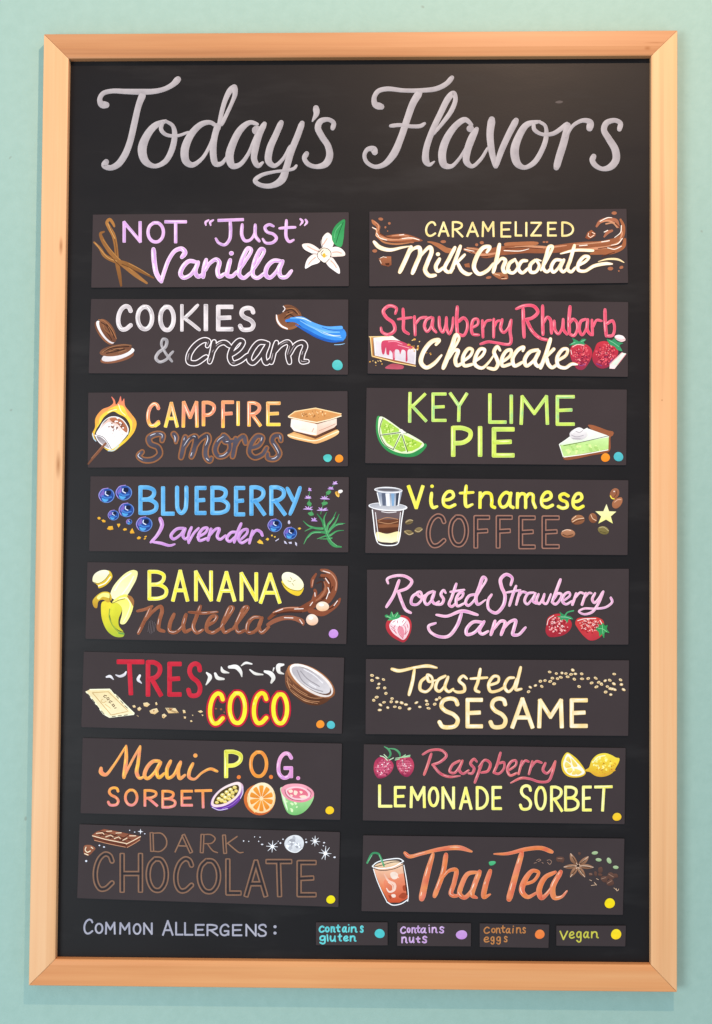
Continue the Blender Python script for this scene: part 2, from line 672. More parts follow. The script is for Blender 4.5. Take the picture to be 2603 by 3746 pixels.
def parts_of(spec, ox, oy, sc, surf, parent, material=None):
    cur, header, lift = [], None, 4e-5
    text = []
    single = None
    for ln in spec.strip().splitlines():               # "@*name": every element below is a part of its own
        ln = ln.strip()
        if ln.startswith('@'):
            single = ln.replace('*', '') if ln.startswith('@*') else None
            if not single:
                text.append(ln)
        elif single and ln:
            hd = ln.split(None, 3 if ln[0] in 'sl' else 2)
            for e in hd[-1].split(';'):
                text.append(single)
                text.append(' '.join(hd[:-1] + [e.strip()]))
        else:
            text.append(ln)
    spec = '\n'.join(text)
    for ln in spec.strip().splitlines() + ['@']:
        ln = ln.strip()
        if not ln or ln.startswith('#'):
            continue
        if ln[0] == '@':
            if header:
                o, h = render_part(cur, header, ox, oy, sc, surf, parent, material or M_PAINT, lift)
                lift = h                               # each part is painted over the ones before it
            header = ln[1:].split('|')
            cur = []
        else:
            cur.append(ln)


def solid_card(name, quad, ox, oy, sc, label, category, group, bend, spec, corner=3.0):
    """a thin card on the chalkboard, its outline a quadrilateral with slightly rounded corners"""
    q = [(ox + x / sc, oy + y / sc) for x, y in quad]
    loop = []
    for i in range(4):
        a, b, c = q[i - 1], q[i], q[(i + 1) % 4]
        la = math.hypot(a[0] - b[0], a[1] - b[1])
        lc = math.hypot(c[0] - b[0], c[1] - b[1])
        p = (b[0] + (a[0] - b[0]) * corner / la, b[1] + (a[1] - b[1]) * corner / la)
        r = (b[0] + (c[0] - b[0]) * corner / lc, b[1] + (c[1] - b[1]) * corner / lc)
        for t in (0, .5, 1):
            x = (1 - t) ** 2 * p[0] + 2 * t * (1 - t) * b[0] + t * t * r[0]
            y = (1 - t) ** 2 * p[1] + 2 * t * (1 - t) * b[1] + t * t * r[1]
            loop.append((x, y))
    ctr = ray(sum(a[0] for a in q) / 4, sum(a[1] for a in q) / 4, Y_BOARD)
    e = bpy.data.objects.new(name, None)
    e.empty_display_size = 0.05
    COL.objects.link(e)
    e.location = ctr
    e['label'] = label
    e['category'] = category
    e['group'] = group
    back = Y_BOARD - 0.0003
    # tiny bevel at the front edge catches the light
    cx, cy = sum(a[0] for a in q) / 4, sum(a[1] for a in q) / 4
    inset = [(x + (cx - x) * 1.0 / max(1, math.hypot(cx - x, cy - y)), y + (cy - y) * 1.0 / max(1, math.hypot(cx - x, cy - y))) for x, y in loop]
    front = [ray(x, y, Y_CARD) for x, y in inset]
    mid = [ray(x, y, Y_CARD + 0.0003) for x, y in loop]
    bk = [ray(x, y, back) for x, y in loop]
    n = len(front)
    v = front + mid + bk
    f = [tuple(range(n)), tuple(range(3 * n - 1, 2 * n - 1, -1))]
    for i in range(n):
        j = (i + 1) % n
        f.append((i, i + n, j + n, j))
        f.append((i + n, i + 2 * n, j + 2 * n, j + n))
    mesh_obj("card_base", v, f, M_CARD, e, ctr)
    parts_of(spec, ox, oy, sc, Y_CARD, e)
    return e

# ---------------------------------------------------------------- wall
wv, wf = prism([(-4, 0, -3), (4, 0, -3), (4, 0, 3), (-4, 0, 3)], [(-4, .12, -3), (4, .12, -3), (4, .12, 3), (-4, .12, 3)])
wall = mesh_obj("wall", wv, wf, M_WALL)
wall['kind'] = 'structure'

# ---------------------------------------------------------------- framed chalkboard
board = bpy.data.objects.new("menu_board", None)
COL.objects.link(board)
board.location = (0, 0, -0.70)
board['label'] = "large black chalkboard in a pale wooden frame hanging on the green wall"
board['category'] = "menu board"

OUT = [(159.6, 124.6), (2477.7, 110.8), (2476.4, 3629.5), (104.0, 3605.4)]
INN = [(249.5, 213.0), (2382.8, 202.0), (2381.2, 3530.8), (200.5, 3509.8)]
# the black panel reaches a little under the rails
pan = [(x + dx, y + dy) for (x, y), (dx, dy) in zip(INN, ((-30, -30), (30, -30), (30, 30), (-30, 30)))]
pv, pf = prism([ray(x, y, Y_BOARD) for x, y in pan], [ray(x, y, Y_BOARD + 0.006) for x, y in pan])
mesh_obj("chalk_panel", pv, pf, M_BOARD, board, ray(1300, 1870, Y_BOARD))


def lerp2(a, b, t):
    return (a[0] + (b[0] - a[0]) * t, a[1] + (b[1] - a[1]) * t)


def rail(name_label, i, j, material, k_slope):
    """one mitred rail from corner i to corner j; section: outer side, flat face, slope down to the inner lip"""
    sec = [(0.0, -0.0005, 0), (0.0, Y_FRAME + 0.0009, 0), (0.022, Y_FRAME, 0), (k_slope, Y_FRAME - 0.0002, 0),
           (0.93, Y_FRAME + 0.0010, 0), (0.985, Y_FRAME + 0.0018, 0), (1.0, Y_FRAME + 0.0030, 0), (1.0, Y_BOARD + 0.0015, 0), (0.80, Y_BOARD + 0.0072, 0)]
    N = 18
    verts, faces = [], []
    g = 0.0006 / 2                                       # hairline gap of the mitre
    ns_ = len(sec)
    for s in range(N + 1):
        t = s / N
        for (u, y, _) in sec:
            a = ray(*lerp2(OUT[i], INN[i], u), Y_FRAME)
            b = ray(*lerp2(OUT[j], INN[j], u), Y_FRAME)
            d = (b - a).normalized()
            p = (a + d * g).lerp(b - d * g, t)
            verts.append((p.x, y, p.z))
    for s in range(N):
        for q in range(ns_):
            r = (q + 1) % ns_
            faces.append((s * ns_ + q, (s + 1) * ns_ + q, (s + 1) * ns_ + r, s * ns_ + r))
    faces.append(tuple(range(ns_ - 1, -1, -1)))
    faces.append(tuple(N * ns_ + q for q in range(ns_)))
    c = (ray(*OUT[i], Y_FRAME) + ray(*OUT[j], Y_FRAME)) / 2
    o = mesh_obj("frame_rail", verts, faces, material, board, Vector((0, 0, 0)))
    o['label'] = name_label
    bm = bmesh.new()
    bm.from_mesh(o.data)
    bmesh.ops.recalc_face_normals(bm, faces=bm.faces)
    bm.to_mesh(o.data)
    bm.free()
    return o


K = lambda px, py: (ray(px, py, Y_FRAME).x, ray(px, py, Y_FRAME).z)
k1 = K(2368, 176)
W_TOP = wood_material("pine_top", (0.51, 0.230, 0.095), (0.56, 0.27, 0.12), (0.44, 0.175, 0.065), 'x', 1.3, [(k1[0], k1[1], 0.006, 0.004), (k1[0] + .012, k1[1] + 0.008, .02, .0016)])
W_BOT = wood_material("pine_bottom", (0.72, 0.31, 0.115), (0.75, 0.35, 0.145), (0.64, 0.25, 0.085), 'x', 4.1)
k2 = K(212, 1700)
k3 = K(222, 900)
W_LEFT = wood_material("pine_left", (0.79, 0.435, 0.215), (0.81, 0.47, 0.245), (0.74, 0.385, 0.175), 'z', 7.7, [(k2[0], k2[1], 0.0045, 0.024), (k3[0], k3[1], 0.0035, 0.016)])
k4 = K(2421, 1464)
W_RIGHT = wood_material("pine_right", (0.79, 0.425, 0.200), (0.80, 0.45, 0.225), (0.75, 0.39, 0.175), 'z', 9.2, [(k4[0], k4[1], 0.0016, 0.0016)])
rail("orange pine top rail with a small knot at its right end", 0, 1, W_TOP, 0.62)
rail("pale pine right rail", 1, 2, W_RIGHT, 0.70)
rail("honey coloured pine bottom rail", 3, 2, W_BOT, 0.80)
rail("pale pine left rail with a brown streak", 0, 3, W_LEFT, 0.66)

# ---------------------------------------------------------------- lettering styles
STY.update({
    'chalk': dict(rim=(1.6, '#c0babc'), core=['#a29ca0', '#a8a2a5', '#9a9498', '#aaa4a7'], axis='m'),
    'chalk2': dict(rim=(1.4, '#9a9cb2'), core=['#aaa6b2', '#b4b0b8'], axis='y', hi=('#cfcbd0', .5, .3, .1)),
    'lilac': dict(rim=(2.2, '#e6bfe4'), core=['#cd9cd8', '#bb92d2', '#d8a8dc', '#cfaae2'], axis='m', hi=('#f4dff2', .6, .28, .25)),
    'lilac2': dict(rim=(3.2, '#f3d9f0'), core=['#d6a3de', '#c48fd4', '#e0b4e4'], axis='m', hi=('#ffffff', .6, .25, .25)),
    'silver': dict(rim=(2.5, '#efe7e8'), core=['#b8aeb2', '#ded4d6', '#aaa2a6', '#cec4c6'], axis='m', hi=('#ffffff', .7, .26, .25)),
    'grey': dict(ws=1.15, rim=(1.5, '#b7b1b4'), core=['#8a878b', '#a19da1'], axis='m', hi=('#c9c4c6', .4, .25, .2)),
    'creamline': dict(big=1, rim=(5.2, '#f6eef0'), core='card', hi=('#b8aeb2', .28, .16, .1)),
    'fire': dict(rim=(2.2, '#fbd08a'), core=['#f0a04a', '#ee8a68', '#f3b84e', '#f4d22e', '#f3dc3a'], axis='y', hi=('#fff0cc', .6, .27, .22)),
    'fire2': dict(rim=(2.2, '#f7b183'), core=['#f09a62', '#ee8276', '#f08c50', '#f2c83a'], axis='y', hi=('#fff0d4', .7, .3, .22)),
    'choco': dict(big=1, rim=(9.0, '#92603f'), core=['#484350', '#524e5a', '#3c3842'], axis='m', hi=('#d9dbe8', .45, .2, .22)),
    'blue': dict(rim=(2.0, '#86c6ec'), core=['#4fa3de', '#62b0e4', '#4396d4', '#5aaae0'], axis='m', hi=('#8fcaf0', .3, .25, .2)),
    'violet': dict(rim=(1.8, '#dfb4e4'), core=['#c887d2', '#bc80cc', '#d094d8'], axis='m', hi=('#ecc8ee', .4, .25, .2)),
    'yellow': dict(rim=(2.2, '#f8f29a'), core=['#f2e11e', '#f4e93c', '#ecd91a', '#f6ee70'], axis='m', hi=('#fbf7c4', .4, .3, .2)),
    'nut': dict(rim=(2.0, '#a06648'), core=['#87492f', '#94553a', '#7d4029'], axis='m', hi=('#f0d6cc', .45, .17, .25)),
    'red': dict(rim=(1.2, '#cf3a4a'), core=['#bf1b30', '#c8263a'], axis='m'),
    'coco': dict(big=1, rim=(11, '#c42238'), core=['#f6dc28', '#f8ea3c'], axis='m', hi=('#fff27a', .4, .3, .15)),
    'maui': dict(rim=(1.8, '#f7b070'), core=['#f2b82c', '#ee8a3c', '#f0a848', '#ec7f68', '#f2bc34'], axis='m', hi=('#f8da62', .5, .28, .2)),
    'sorb': dict(rim=(1.6, '#f4a06c'), core=['#f2b236', '#ee8a48', '#ec8078', '#e88a9c'], axis='y', hi=('#f9cf84', .5, .25, .2)),
    'plime': dict(rim=(3, '#f6f27c'), core=['#e6da34', '#d2ce40', '#f1e84c'], axis='m', hi=('#fdfbb8', .6, .3, .22)),
    'orange': dict(rim=(2, '#f6a850'), core=['#ec9a2c', '#e8843c', '#f0a43c'], axis='m', hi=('#f9c88a', .4, .25, .2)),
    'pink': dict(rim=(2.5, '#f4b4da'), core=['#e888bc', '#c98ad0', '#eda4cc'], axis='m', hi=('#fbdff0', .6, .28, .22)),
    'brownline': dict(core=['#8a644e', '#946e56'], axis='m'),
    'brownbox': dict(big=1, rim=(8.5, '#8a6651'), core='card', inner=(5, '#2a2326')),
    'coffee': dict(big=1, rim=(7.5, '#9c7060'), core='card', inner=(7, '#33272a')),
    'caramel': dict(rim=(1.5, '#f6e6a8'), core=['#e6c76e', '#f0dc92', '#e8cc7a'], axis='m', hi=('#fff6d8', .5, .3, .2)),
    'milk': dict(ws=.98, rim=(2.2, '#f2d3a0'), core=['#fffaf0', '#fdf0d4', '#ffffff', '#fae8c6'], axis='m', hi=('#ffffff', .5, .3, .2)),
    'straw': dict(rim=(2, '#ee7a8e'), core=['#d84360', '#e25a74', '#cc3c5a', '#e0667e'], axis='m', hi=('#f8b6bc', .55, .24, .24)),
    'rasp': dict(rim=(1.8, '#e88a8a'), core=['#cc4a5a', '#c2506a', '#d8605e'], axis='m', hi=('#f6b8b4', .6, .24, .24)),
    'rose': dict(rim=(2.6, '#f8cfe2'), core=['#e491bc', '#edaccb', '#d68ac4', '#f0b4cc'], axis='m', hi=('#fff0f6', .6, .26, .24)),
    'lime': dict(rim=(2, '#dcee86'), core=['#bcd94a', '#a4d468', '#c6e04e', '#7cc88a', '#c2dc4c'], axis='m', hi=('#eef6a4', .4, .28, .2)),
    'limey': dict(rim=(2, '#e2f08a'), core=['#c6dc48', '#b4d45a', '#d4e658'], axis='m', hi=('#f0f6b0', .4, .28, .2)),
    'viet': dict(rim=(2, '#f4f06c'), core=['#eedf22', '#f2e640', '#f4ec74', '#ecdc24'], axis='m', hi=('#fbf8c0', .35, .28, .2)),
    'sesame': dict(rim=(2.5, '#f6d28c'), core=['#fdecc0', '#f6d68e', '#fff6de', '#f8dea2'], axis='m', hi=('#fffaf0', .45, .3, .2)),
    'lemon': dict(rim=(1.6, '#faf6a8'), core=['#f6ec58', '#faf490', '#f2e64a'], axis='m', hi=('#fdfad0', .3, .28, .2)),
    'thai': dict(rim=(2, '#ee9a74'), core=['#dc6a34', '#e07a3a', '#d86048', '#e48a4a', '#dd7060'], axis='m', hi=('#fbe0c8', .42, .14, .22)),
    'teal': dict(rim=(2.5, '#7adcdc'), core=['#46b8c0', '#5cccce'], axis='m', hi=('#a8ecea', .4, .28, .2)),
    'nuts': dict(rim=(2.5, '#e4c2ea'), core=['#c48fcc', '#b083c8', '#d2a0d6'], axis='m', hi=('#f2dff4', .4, .28, .2)),
    'eggs': dict(rim=(2.5, '#c4844c'), core=['#b06a34', '#c07c44'], axis='m', hi=('#d8a068', .4, .28, .2)),
    'vegan': dict(rim=(2.5, '#d4cc50'), core=['#b4ae3c', '#c4c048'], axis='m', hi=('#e4e070', .5, .28, .2)),
})

# ---------------------------------------------------------------- writing straight on the chalkboard
parts_of('''
@painted_word|grey chalk script word "Today's"
Y chalk
T 34; 108,230,50 82,226,46 70,200,36 88,164,32 140,149,30 220,151,33 310,153,37 390,150,34 450,136,32 500,108,38 527,80,52; 323,165,42 298,230,35 272,340,36 247,445,36 215,525,38 175,578,38 130,597,34 97,582,42 108,562,48
T 36; 455,324,26 395,350,38 345,410,44 318,490,50 338,560,42 390,587,28 450,562,36 490,495,42 508,400,38 495,350,26 455,324,22; 440,330,18 428,370,24 455,402,22 520,410,20 590,388,18
T 36; 748,350,28 715,332,28 665,342,34 605,400,40 567,490,46 575,560,42 610,580,34 665,545,26 712,470,24 742,395,28; 765,372,26 772,320,30 800,210,34 828,150,40 852,124,40; 856,126,40 860,165,28 845,210,22 818,270,22 782,345,22; 758,350,36 738,430,36 733,520,38 748,574,34 780,572,28 822,520,20
T 36; 990,342,26 948,332,28 895,370,38 850,450,42 828,530,46 845,585,38 885,580,32 935,520,26 970,440,24 990,390,20; 985,378,52 990,378,52; 1032,340,32 1002,400,38 980,480,38 972,548,34 995,585,30 1022,566,22
T 36; 1130,332,34 1100,400,36 1062,490,40 1057,560,38 1090,585,28 1140,545,24 1182,470,24; 1252,336,34 1225,410,36 1185,510,38 1162,590,38 1132,668,44 1070,702,32 1005,696,30 977,672,32 1010,642,26 1090,620,20 1160,612,20 1205,600,22 1218,584,22
T 36; 1333,248,40 1335,280,32 1312,325,10; 1430,366,38 1436,335,32 1405,315,28 1360,325,34 1344,362,36 1368,415,36 1403,470,36 1412,530,40 1388,575,40 1330,590,28 1283,572,32 1265,540,34 1278,514,42
''', 320, 240, 1.596, Y_BOARD, board, M_CHALK)
parts_of('''
@painted_word|grey chalk script word "Flavors"
Y chalk
T 34; 150,240,48 116,228,44 108,190,34 130,151,32 180,136,30 280,145,26 380,145,28 470,135,32 530,106,34 563,70,36; 372,158,44 335,220,40 302,310,38 265,420,38 220,520,42 165,578,32 110,590,26 62,560,28 52,520,28 72,488,30 105,488,38 112,506,42; 205,352,26 260,347,24 330,355,24 380,352,26 403,338,24
T 34; 448,408,18 500,345,26 560,262,34 583,195,32 572,162,34 545,185,36 495,280,34 440,400,34 410,500,36 412,560,38 432,578,26 460,560,12
T 36; 678,345,26 640,316,34 590,345,36 530,430,42 505,520,44 518,580,40 558,588,28 600,550,22 645,480,22 690,390,22; 668,368,40 672,369,40; 707,370,30 680,420,42 652,500,40 648,562,36 680,588,26 728,550,24 772,480,20
T 40; 795,315,44 785,400,40 795,500,36 816,590,26; 937,320,38 895,400,36 850,500,34 820,590,26
T 36; 1075,326,20 1000,345,36 950,420,42 928,500,48 945,572,42 985,595,28 1040,568,36 1085,500,36 1112,420,34 1107,352,24 1070,326,22; 1040,332,18 1043,372,24 1085,400,22 1150,398,28 1200,368,32 1234,340,34
T 38; 1240,348,38 1215,450,42 1190,530,42 1172,596,38; 1228,420,20 1270,350,24 1330,320,28 1370,332,36 1366,366,44
T 38; 1540,372,40 1546,337,34 1515,320,30 1465,335,34 1450,375,34 1480,430,38 1515,490,42 1520,550,42 1490,590,40 1440,603,28 1397,580,36 1382,552,40 1390,530,46
''', 1300, 240, 1.596, Y_BOARD, board, M_CHALK)
parts_of('''
@painted_word|grey chalk capitals "COMMON"
Y chalk2
G 11; C 44 54 92 136 ; O 110 78 150 133 ; M 170 72 222 137 ; M 253 75 308 137 ; O 332 80 372 138 ; N 393 76 438 138
@painted_word|grey chalk capitals "ALLERGENS:"
Y chalk2
G 11; A 503 62 560 144 ; L 580 72 618 142 ; L 632 74 676 143 ; E 695 85 742 144 ; R 763 85 822 146 ; G 838 84 888 146 ; E 912 86 962 146 ; N 990 84 1045 148 ; S 1060 84 1106 150
T 18; 1157,96 1158,96 ; 1157,133 1158,133
''', 280, 3330, 1.596, Y_BOARD, board, M_CHALK)
parts_of('''
@chalk_smudge|faint pale chalk smudge near the top right of the board
f #554c4a 1165,214 1180,206 1200,205 1212,211 1200,219 1178,220
''', 1300, 240, 1.596, Y_BOARD, board, M_CHALK)

FG = "painted flavour cards in two columns"
AG = "small allergen key cards along the bottom"


def flavor(quad, ox, oy, label, spec):
    solid_card("flavor_card", quad, ox, oy, 1.596, label, "flavor card", FG, 0, spec)


# ---------------------------------------------------------------- left column
flavor([(30, 40), (1525, 26), (1525, 458), (20, 467)], 320, 760,
       "dark card with lilac lettering, vanilla pods and white flower, top of the left column", '''
@vanilla_pod|brown curled vanilla pods crossing at the left end
s #a8733c/#7a4f2a 22 155,108,12 148,92,16 128,68,18 112,85,18 125,115,22 150,160,24 162,210,22 168,260,22 172,320,24 185,390,22 195,455,12
s #6b4325 4 130,110 152,165 165,230 170,300
s #c99a62 4 118,92 135,130 158,180
s #8a5b30/#a06e3c 22 95,140,10 75,150,16 85,185,22 115,235,24 160,290,26 215,340,26 290,400,24 345,440,12
s #b98548 3 90,185 130,240 190,305 260,368
s #9c6c3a/#7b5029 20 38,202,10 70,235,16 100,280,22 160,310,26 230,330,26 310,370,20 385,410,8
s #c69257 4 45,207 80,250 120,292 170,312
s #5a3820 4 200,330 250,352 300,385 ; 110,255 150,300 200,350
s #c08c52 3 240,325 300,355 360,392
@vanilla_flower|white vanilla flower with yellow centre
f #f6e6dc/#fbf0ec 1252,215 1290,208 1330,225 1362,258 1340,278 1300,262 1262,240 ; 1362,195 1380,160 1402,145 1425,165 1437,205 1415,245 1385,250 1368,228
f #fbf2ee/#f2dcd0 1400,250 1440,228 1475,235 1502,262 1502,278 1460,285 1415,282
f #f6e4dc/#fdf6f4 1385,300 1425,290 1450,320 1470,355 1470,385 1435,365 1400,335 ; 1368,285 1350,320 1310,335 1270,355 1280,305 1310,275 1345,268
s #e3b0a0 7 1375,215 1388,195 1398,180 ; 1345,255 1310,240 1285,225 ; 1420,310 1440,330 1452,350 ; 1330,290 1305,310 1290,330 ; 1430,260 1460,258 1480,265
f #f4e2cc/#fbf3e6 1350,250 1372,232 1400,240 1420,260 1410,295 1385,320 1360,305 1345,280
s #2e2624 3.5 1352,258 1372,236 1402,240 1420,262 1418,288 ; 1350,250 1340,280 1362,312 1385,322 1412,298 ; 1375,250 1362,268 1375,285 1398,280
f #d8b13a 1370,272 1384,265 1390,285 1378,292
s #2e2624 3 1370,165 1366,200 1372,228 ; 1260,245 1300,266 1340,270
@leaf|green pointed leaf behind the flower
f #2f8a4e/#3f9f5e 1500,68 1455,95 1428,140 1428,190 1452,222 1480,228 1492,190 1498,130
s #1e5a34 4 1492,85 1470,140 1450,205
s #67b97e 3 1480,95 1448,135 1440,175
@painted_word|lilac capitals "NOT"
Y lilac
G 19; N 213 86 306 196 ; O 352 86 442 200 ; T 455 82 572 200
@painted_word|lilac word "Just" in quotation marks
Y lilac
K 18; 765,74 905,69
T 19; 832,80 834,140 828,185 800,216 765,205 748,180
T 19; 902,98 900,160 918,192 945,190 970,160 980,100 ; 978,100 980,165 1002,195
T 18; 1085,108 1060,98 1035,114 1046,140 1085,155 1102,178 1080,203 1040,205 1022,182
T 18; 1160,74 1160,175 1178,198 1202,188 ; 1120,120 1165,116 1212,114
T 12; 706,72,12 688,85,14 690,102,10 ; 733,72,12 715,85,14 718,102,10 ; 1242,66,14 1254,80,14 1240,102,8 ; 1272,70,14 1280,84,14 1266,104,8
@painted_word|lilac script word "Vanilla"
Y lilac2
T 28; 384,242 388,310 402,385 430,430 ; 430,428 448,370 475,300 512,250 550,240 568,262 550,288
T 26; 632,316 592,312 556,345 542,388 560,408 600,392 636,340 ; 645,318 628,375 645,402 672,388
T 26; 692,304 680,350 674,405 ; 682,372 712,325 750,302 768,318 758,370 768,402 800,385
T 26; 832,305 820,350 815,395 842,400 872,372 ; 838,266 840,266
T 25; 868,385 918,315 955,245 938,236 910,280 890,340 885,392 910,410 952,378 ; 950,382 1000,310 1030,248 1014,240 988,280 968,340 965,395 990,410 1035,380
T 26; 1125,310 1085,310 1048,345 1040,392 1062,408 1100,375 1130,320 ; 1138,312 1118,365 1128,402 1158,404 1190,368
''')
flavor([(20, 38), (1522, 41), (1520, 480), (5, 472)], 320, 1070,
       "dark card with silver capitals, white outlined script, sandwich cookies and one teal dot", '''
@cookie|upper left tilted sandwich cookie
d #6f4632/#8d5a3c 98 236 82 34 54
d #f4eeee/#d9d2d4 104 232 80 29 54
d #84563c/#6a422f 118 222 78 34 56
s #b47a50 3 62,158 95,165 140,215 168,270
s #3d261c 5 80,175 110,195 130,230 ; 95,205 125,250 140,275 ; 110,185 140,225 155,262
s #a26e48 3 88,185 100,215 125,240 ; 120,200 145,250
@cookie|lower left sandwich cookie
d #7c4d36/#8a5840 172 378 100 30 -12
d #f6f2f2/#d8d0d2 176 362 100 30 -16
d #6d4633/#84563e 165 337 98 32 -11
s #3a241b 6 95,345 140,325 200,318 240,315 ; 110,355 160,345 215,330 ; 140,335 180,335
s #aa7a54 3 85,350 130,322 200,306 255,308 ; 125,345 165,330 205,325 ; 180,350 225,335
@cookie|bitten sandwich cookie held at the right
d #7e5036/#96623f 1172 145 76 74 0
s #f4ecec 10 1102,130,6 1108,165 1130,195 1165,212,8
d #6c4530/#805238 1180 140 64 62 0
s #3b251b 6 1150,110 1190,100 1225,125 ; 1150,150 1180,130 1215,150 ; 1165,175 1200,165 ; 1170,115 1200,140
s #a9744c 4 1160,95 1205,95 1235,130 ; 1160,130 1195,115
f #card 1092,70 1140,68 1148,95 1132,122 1098,128
s #efe6e6 5 1142,80 1152,95 1140,112
@brush_swash|plain blue brush swash
s #2f7bd2/#3f8fe0 30 1160,165,14 1215,160,32 1280,190,52 1350,222,66 1420,240,78 1468,246,84
s #5aa4ec 22 1185,150,8 1250,150,18 1310,185,26 1390,212,30 1480,205,20
s #2462bd 14 1215,190,6 1280,225,16 1350,262,18 1430,285,14 1490,282,6
s #7dbcf2 9 1240,165,4 1300,198,9 1380,228,10 1470,232,5
s #1d53a8 5 1290,236,3 1360,272,6 1420,280,4 ; 1370,205,3 1420,218,5 1490,218,3
s #eaf5ff 4 1215,146,2 1260,152,5 1305,172,2 ; 1375,232,2 1430,250,4 1475,252,2
s #9fd0f6 5 1330,215,3 1390,245,5 1480,262,3 ; 1440,305,3 1480,303,4 1500,298,2
@painted_word|silver capitals "COOKIES"
Y silver
G 25; C 178 80 252 216 ; O 292 82 376 214 ; O 424 82 502 220 ; I 680 78 700 215 ; E 762 84 840 214 ; S 890 90 970 218
G 19; I 540 76 560 220
T 20; 642,74 600,118 565,150 ; 562,148 605,180 652,218
@painted_word|grey ampersand
Y grey
T 16; 492,402 452,350 430,300 440,272 460,278 455,315 410,355 398,385 420,405 460,390 482,362 498,345
@painted_word|white outlined script word "cream"
Y creamline
T 26; 698,312 706,285 680,278 630,308 592,365 592,405 632,412 692,375
T 24; 738,288 728,345 712,405 ; 722,360 760,305 798,292 828,312
T 24; 838,365 890,325 908,288 888,280 848,320 830,380 848,412 890,400 935,365
T 24; 1040,292 1000,292 958,340 942,392 962,412 1002,378 1042,315 ; 1052,298 1028,370 1042,412 1072,388
T 24; 1102,292 1086,350 1072,408 ; 1086,352 1130,305 1168,290 1182,308 1170,360 1178,408 ; 1176,365 1215,305 1255,292 1270,310 1254,360 1250,402 1282,402
@allergen_dot|teal dot
d #62c8c4/#45b2b4 1458 424 31 30
''')
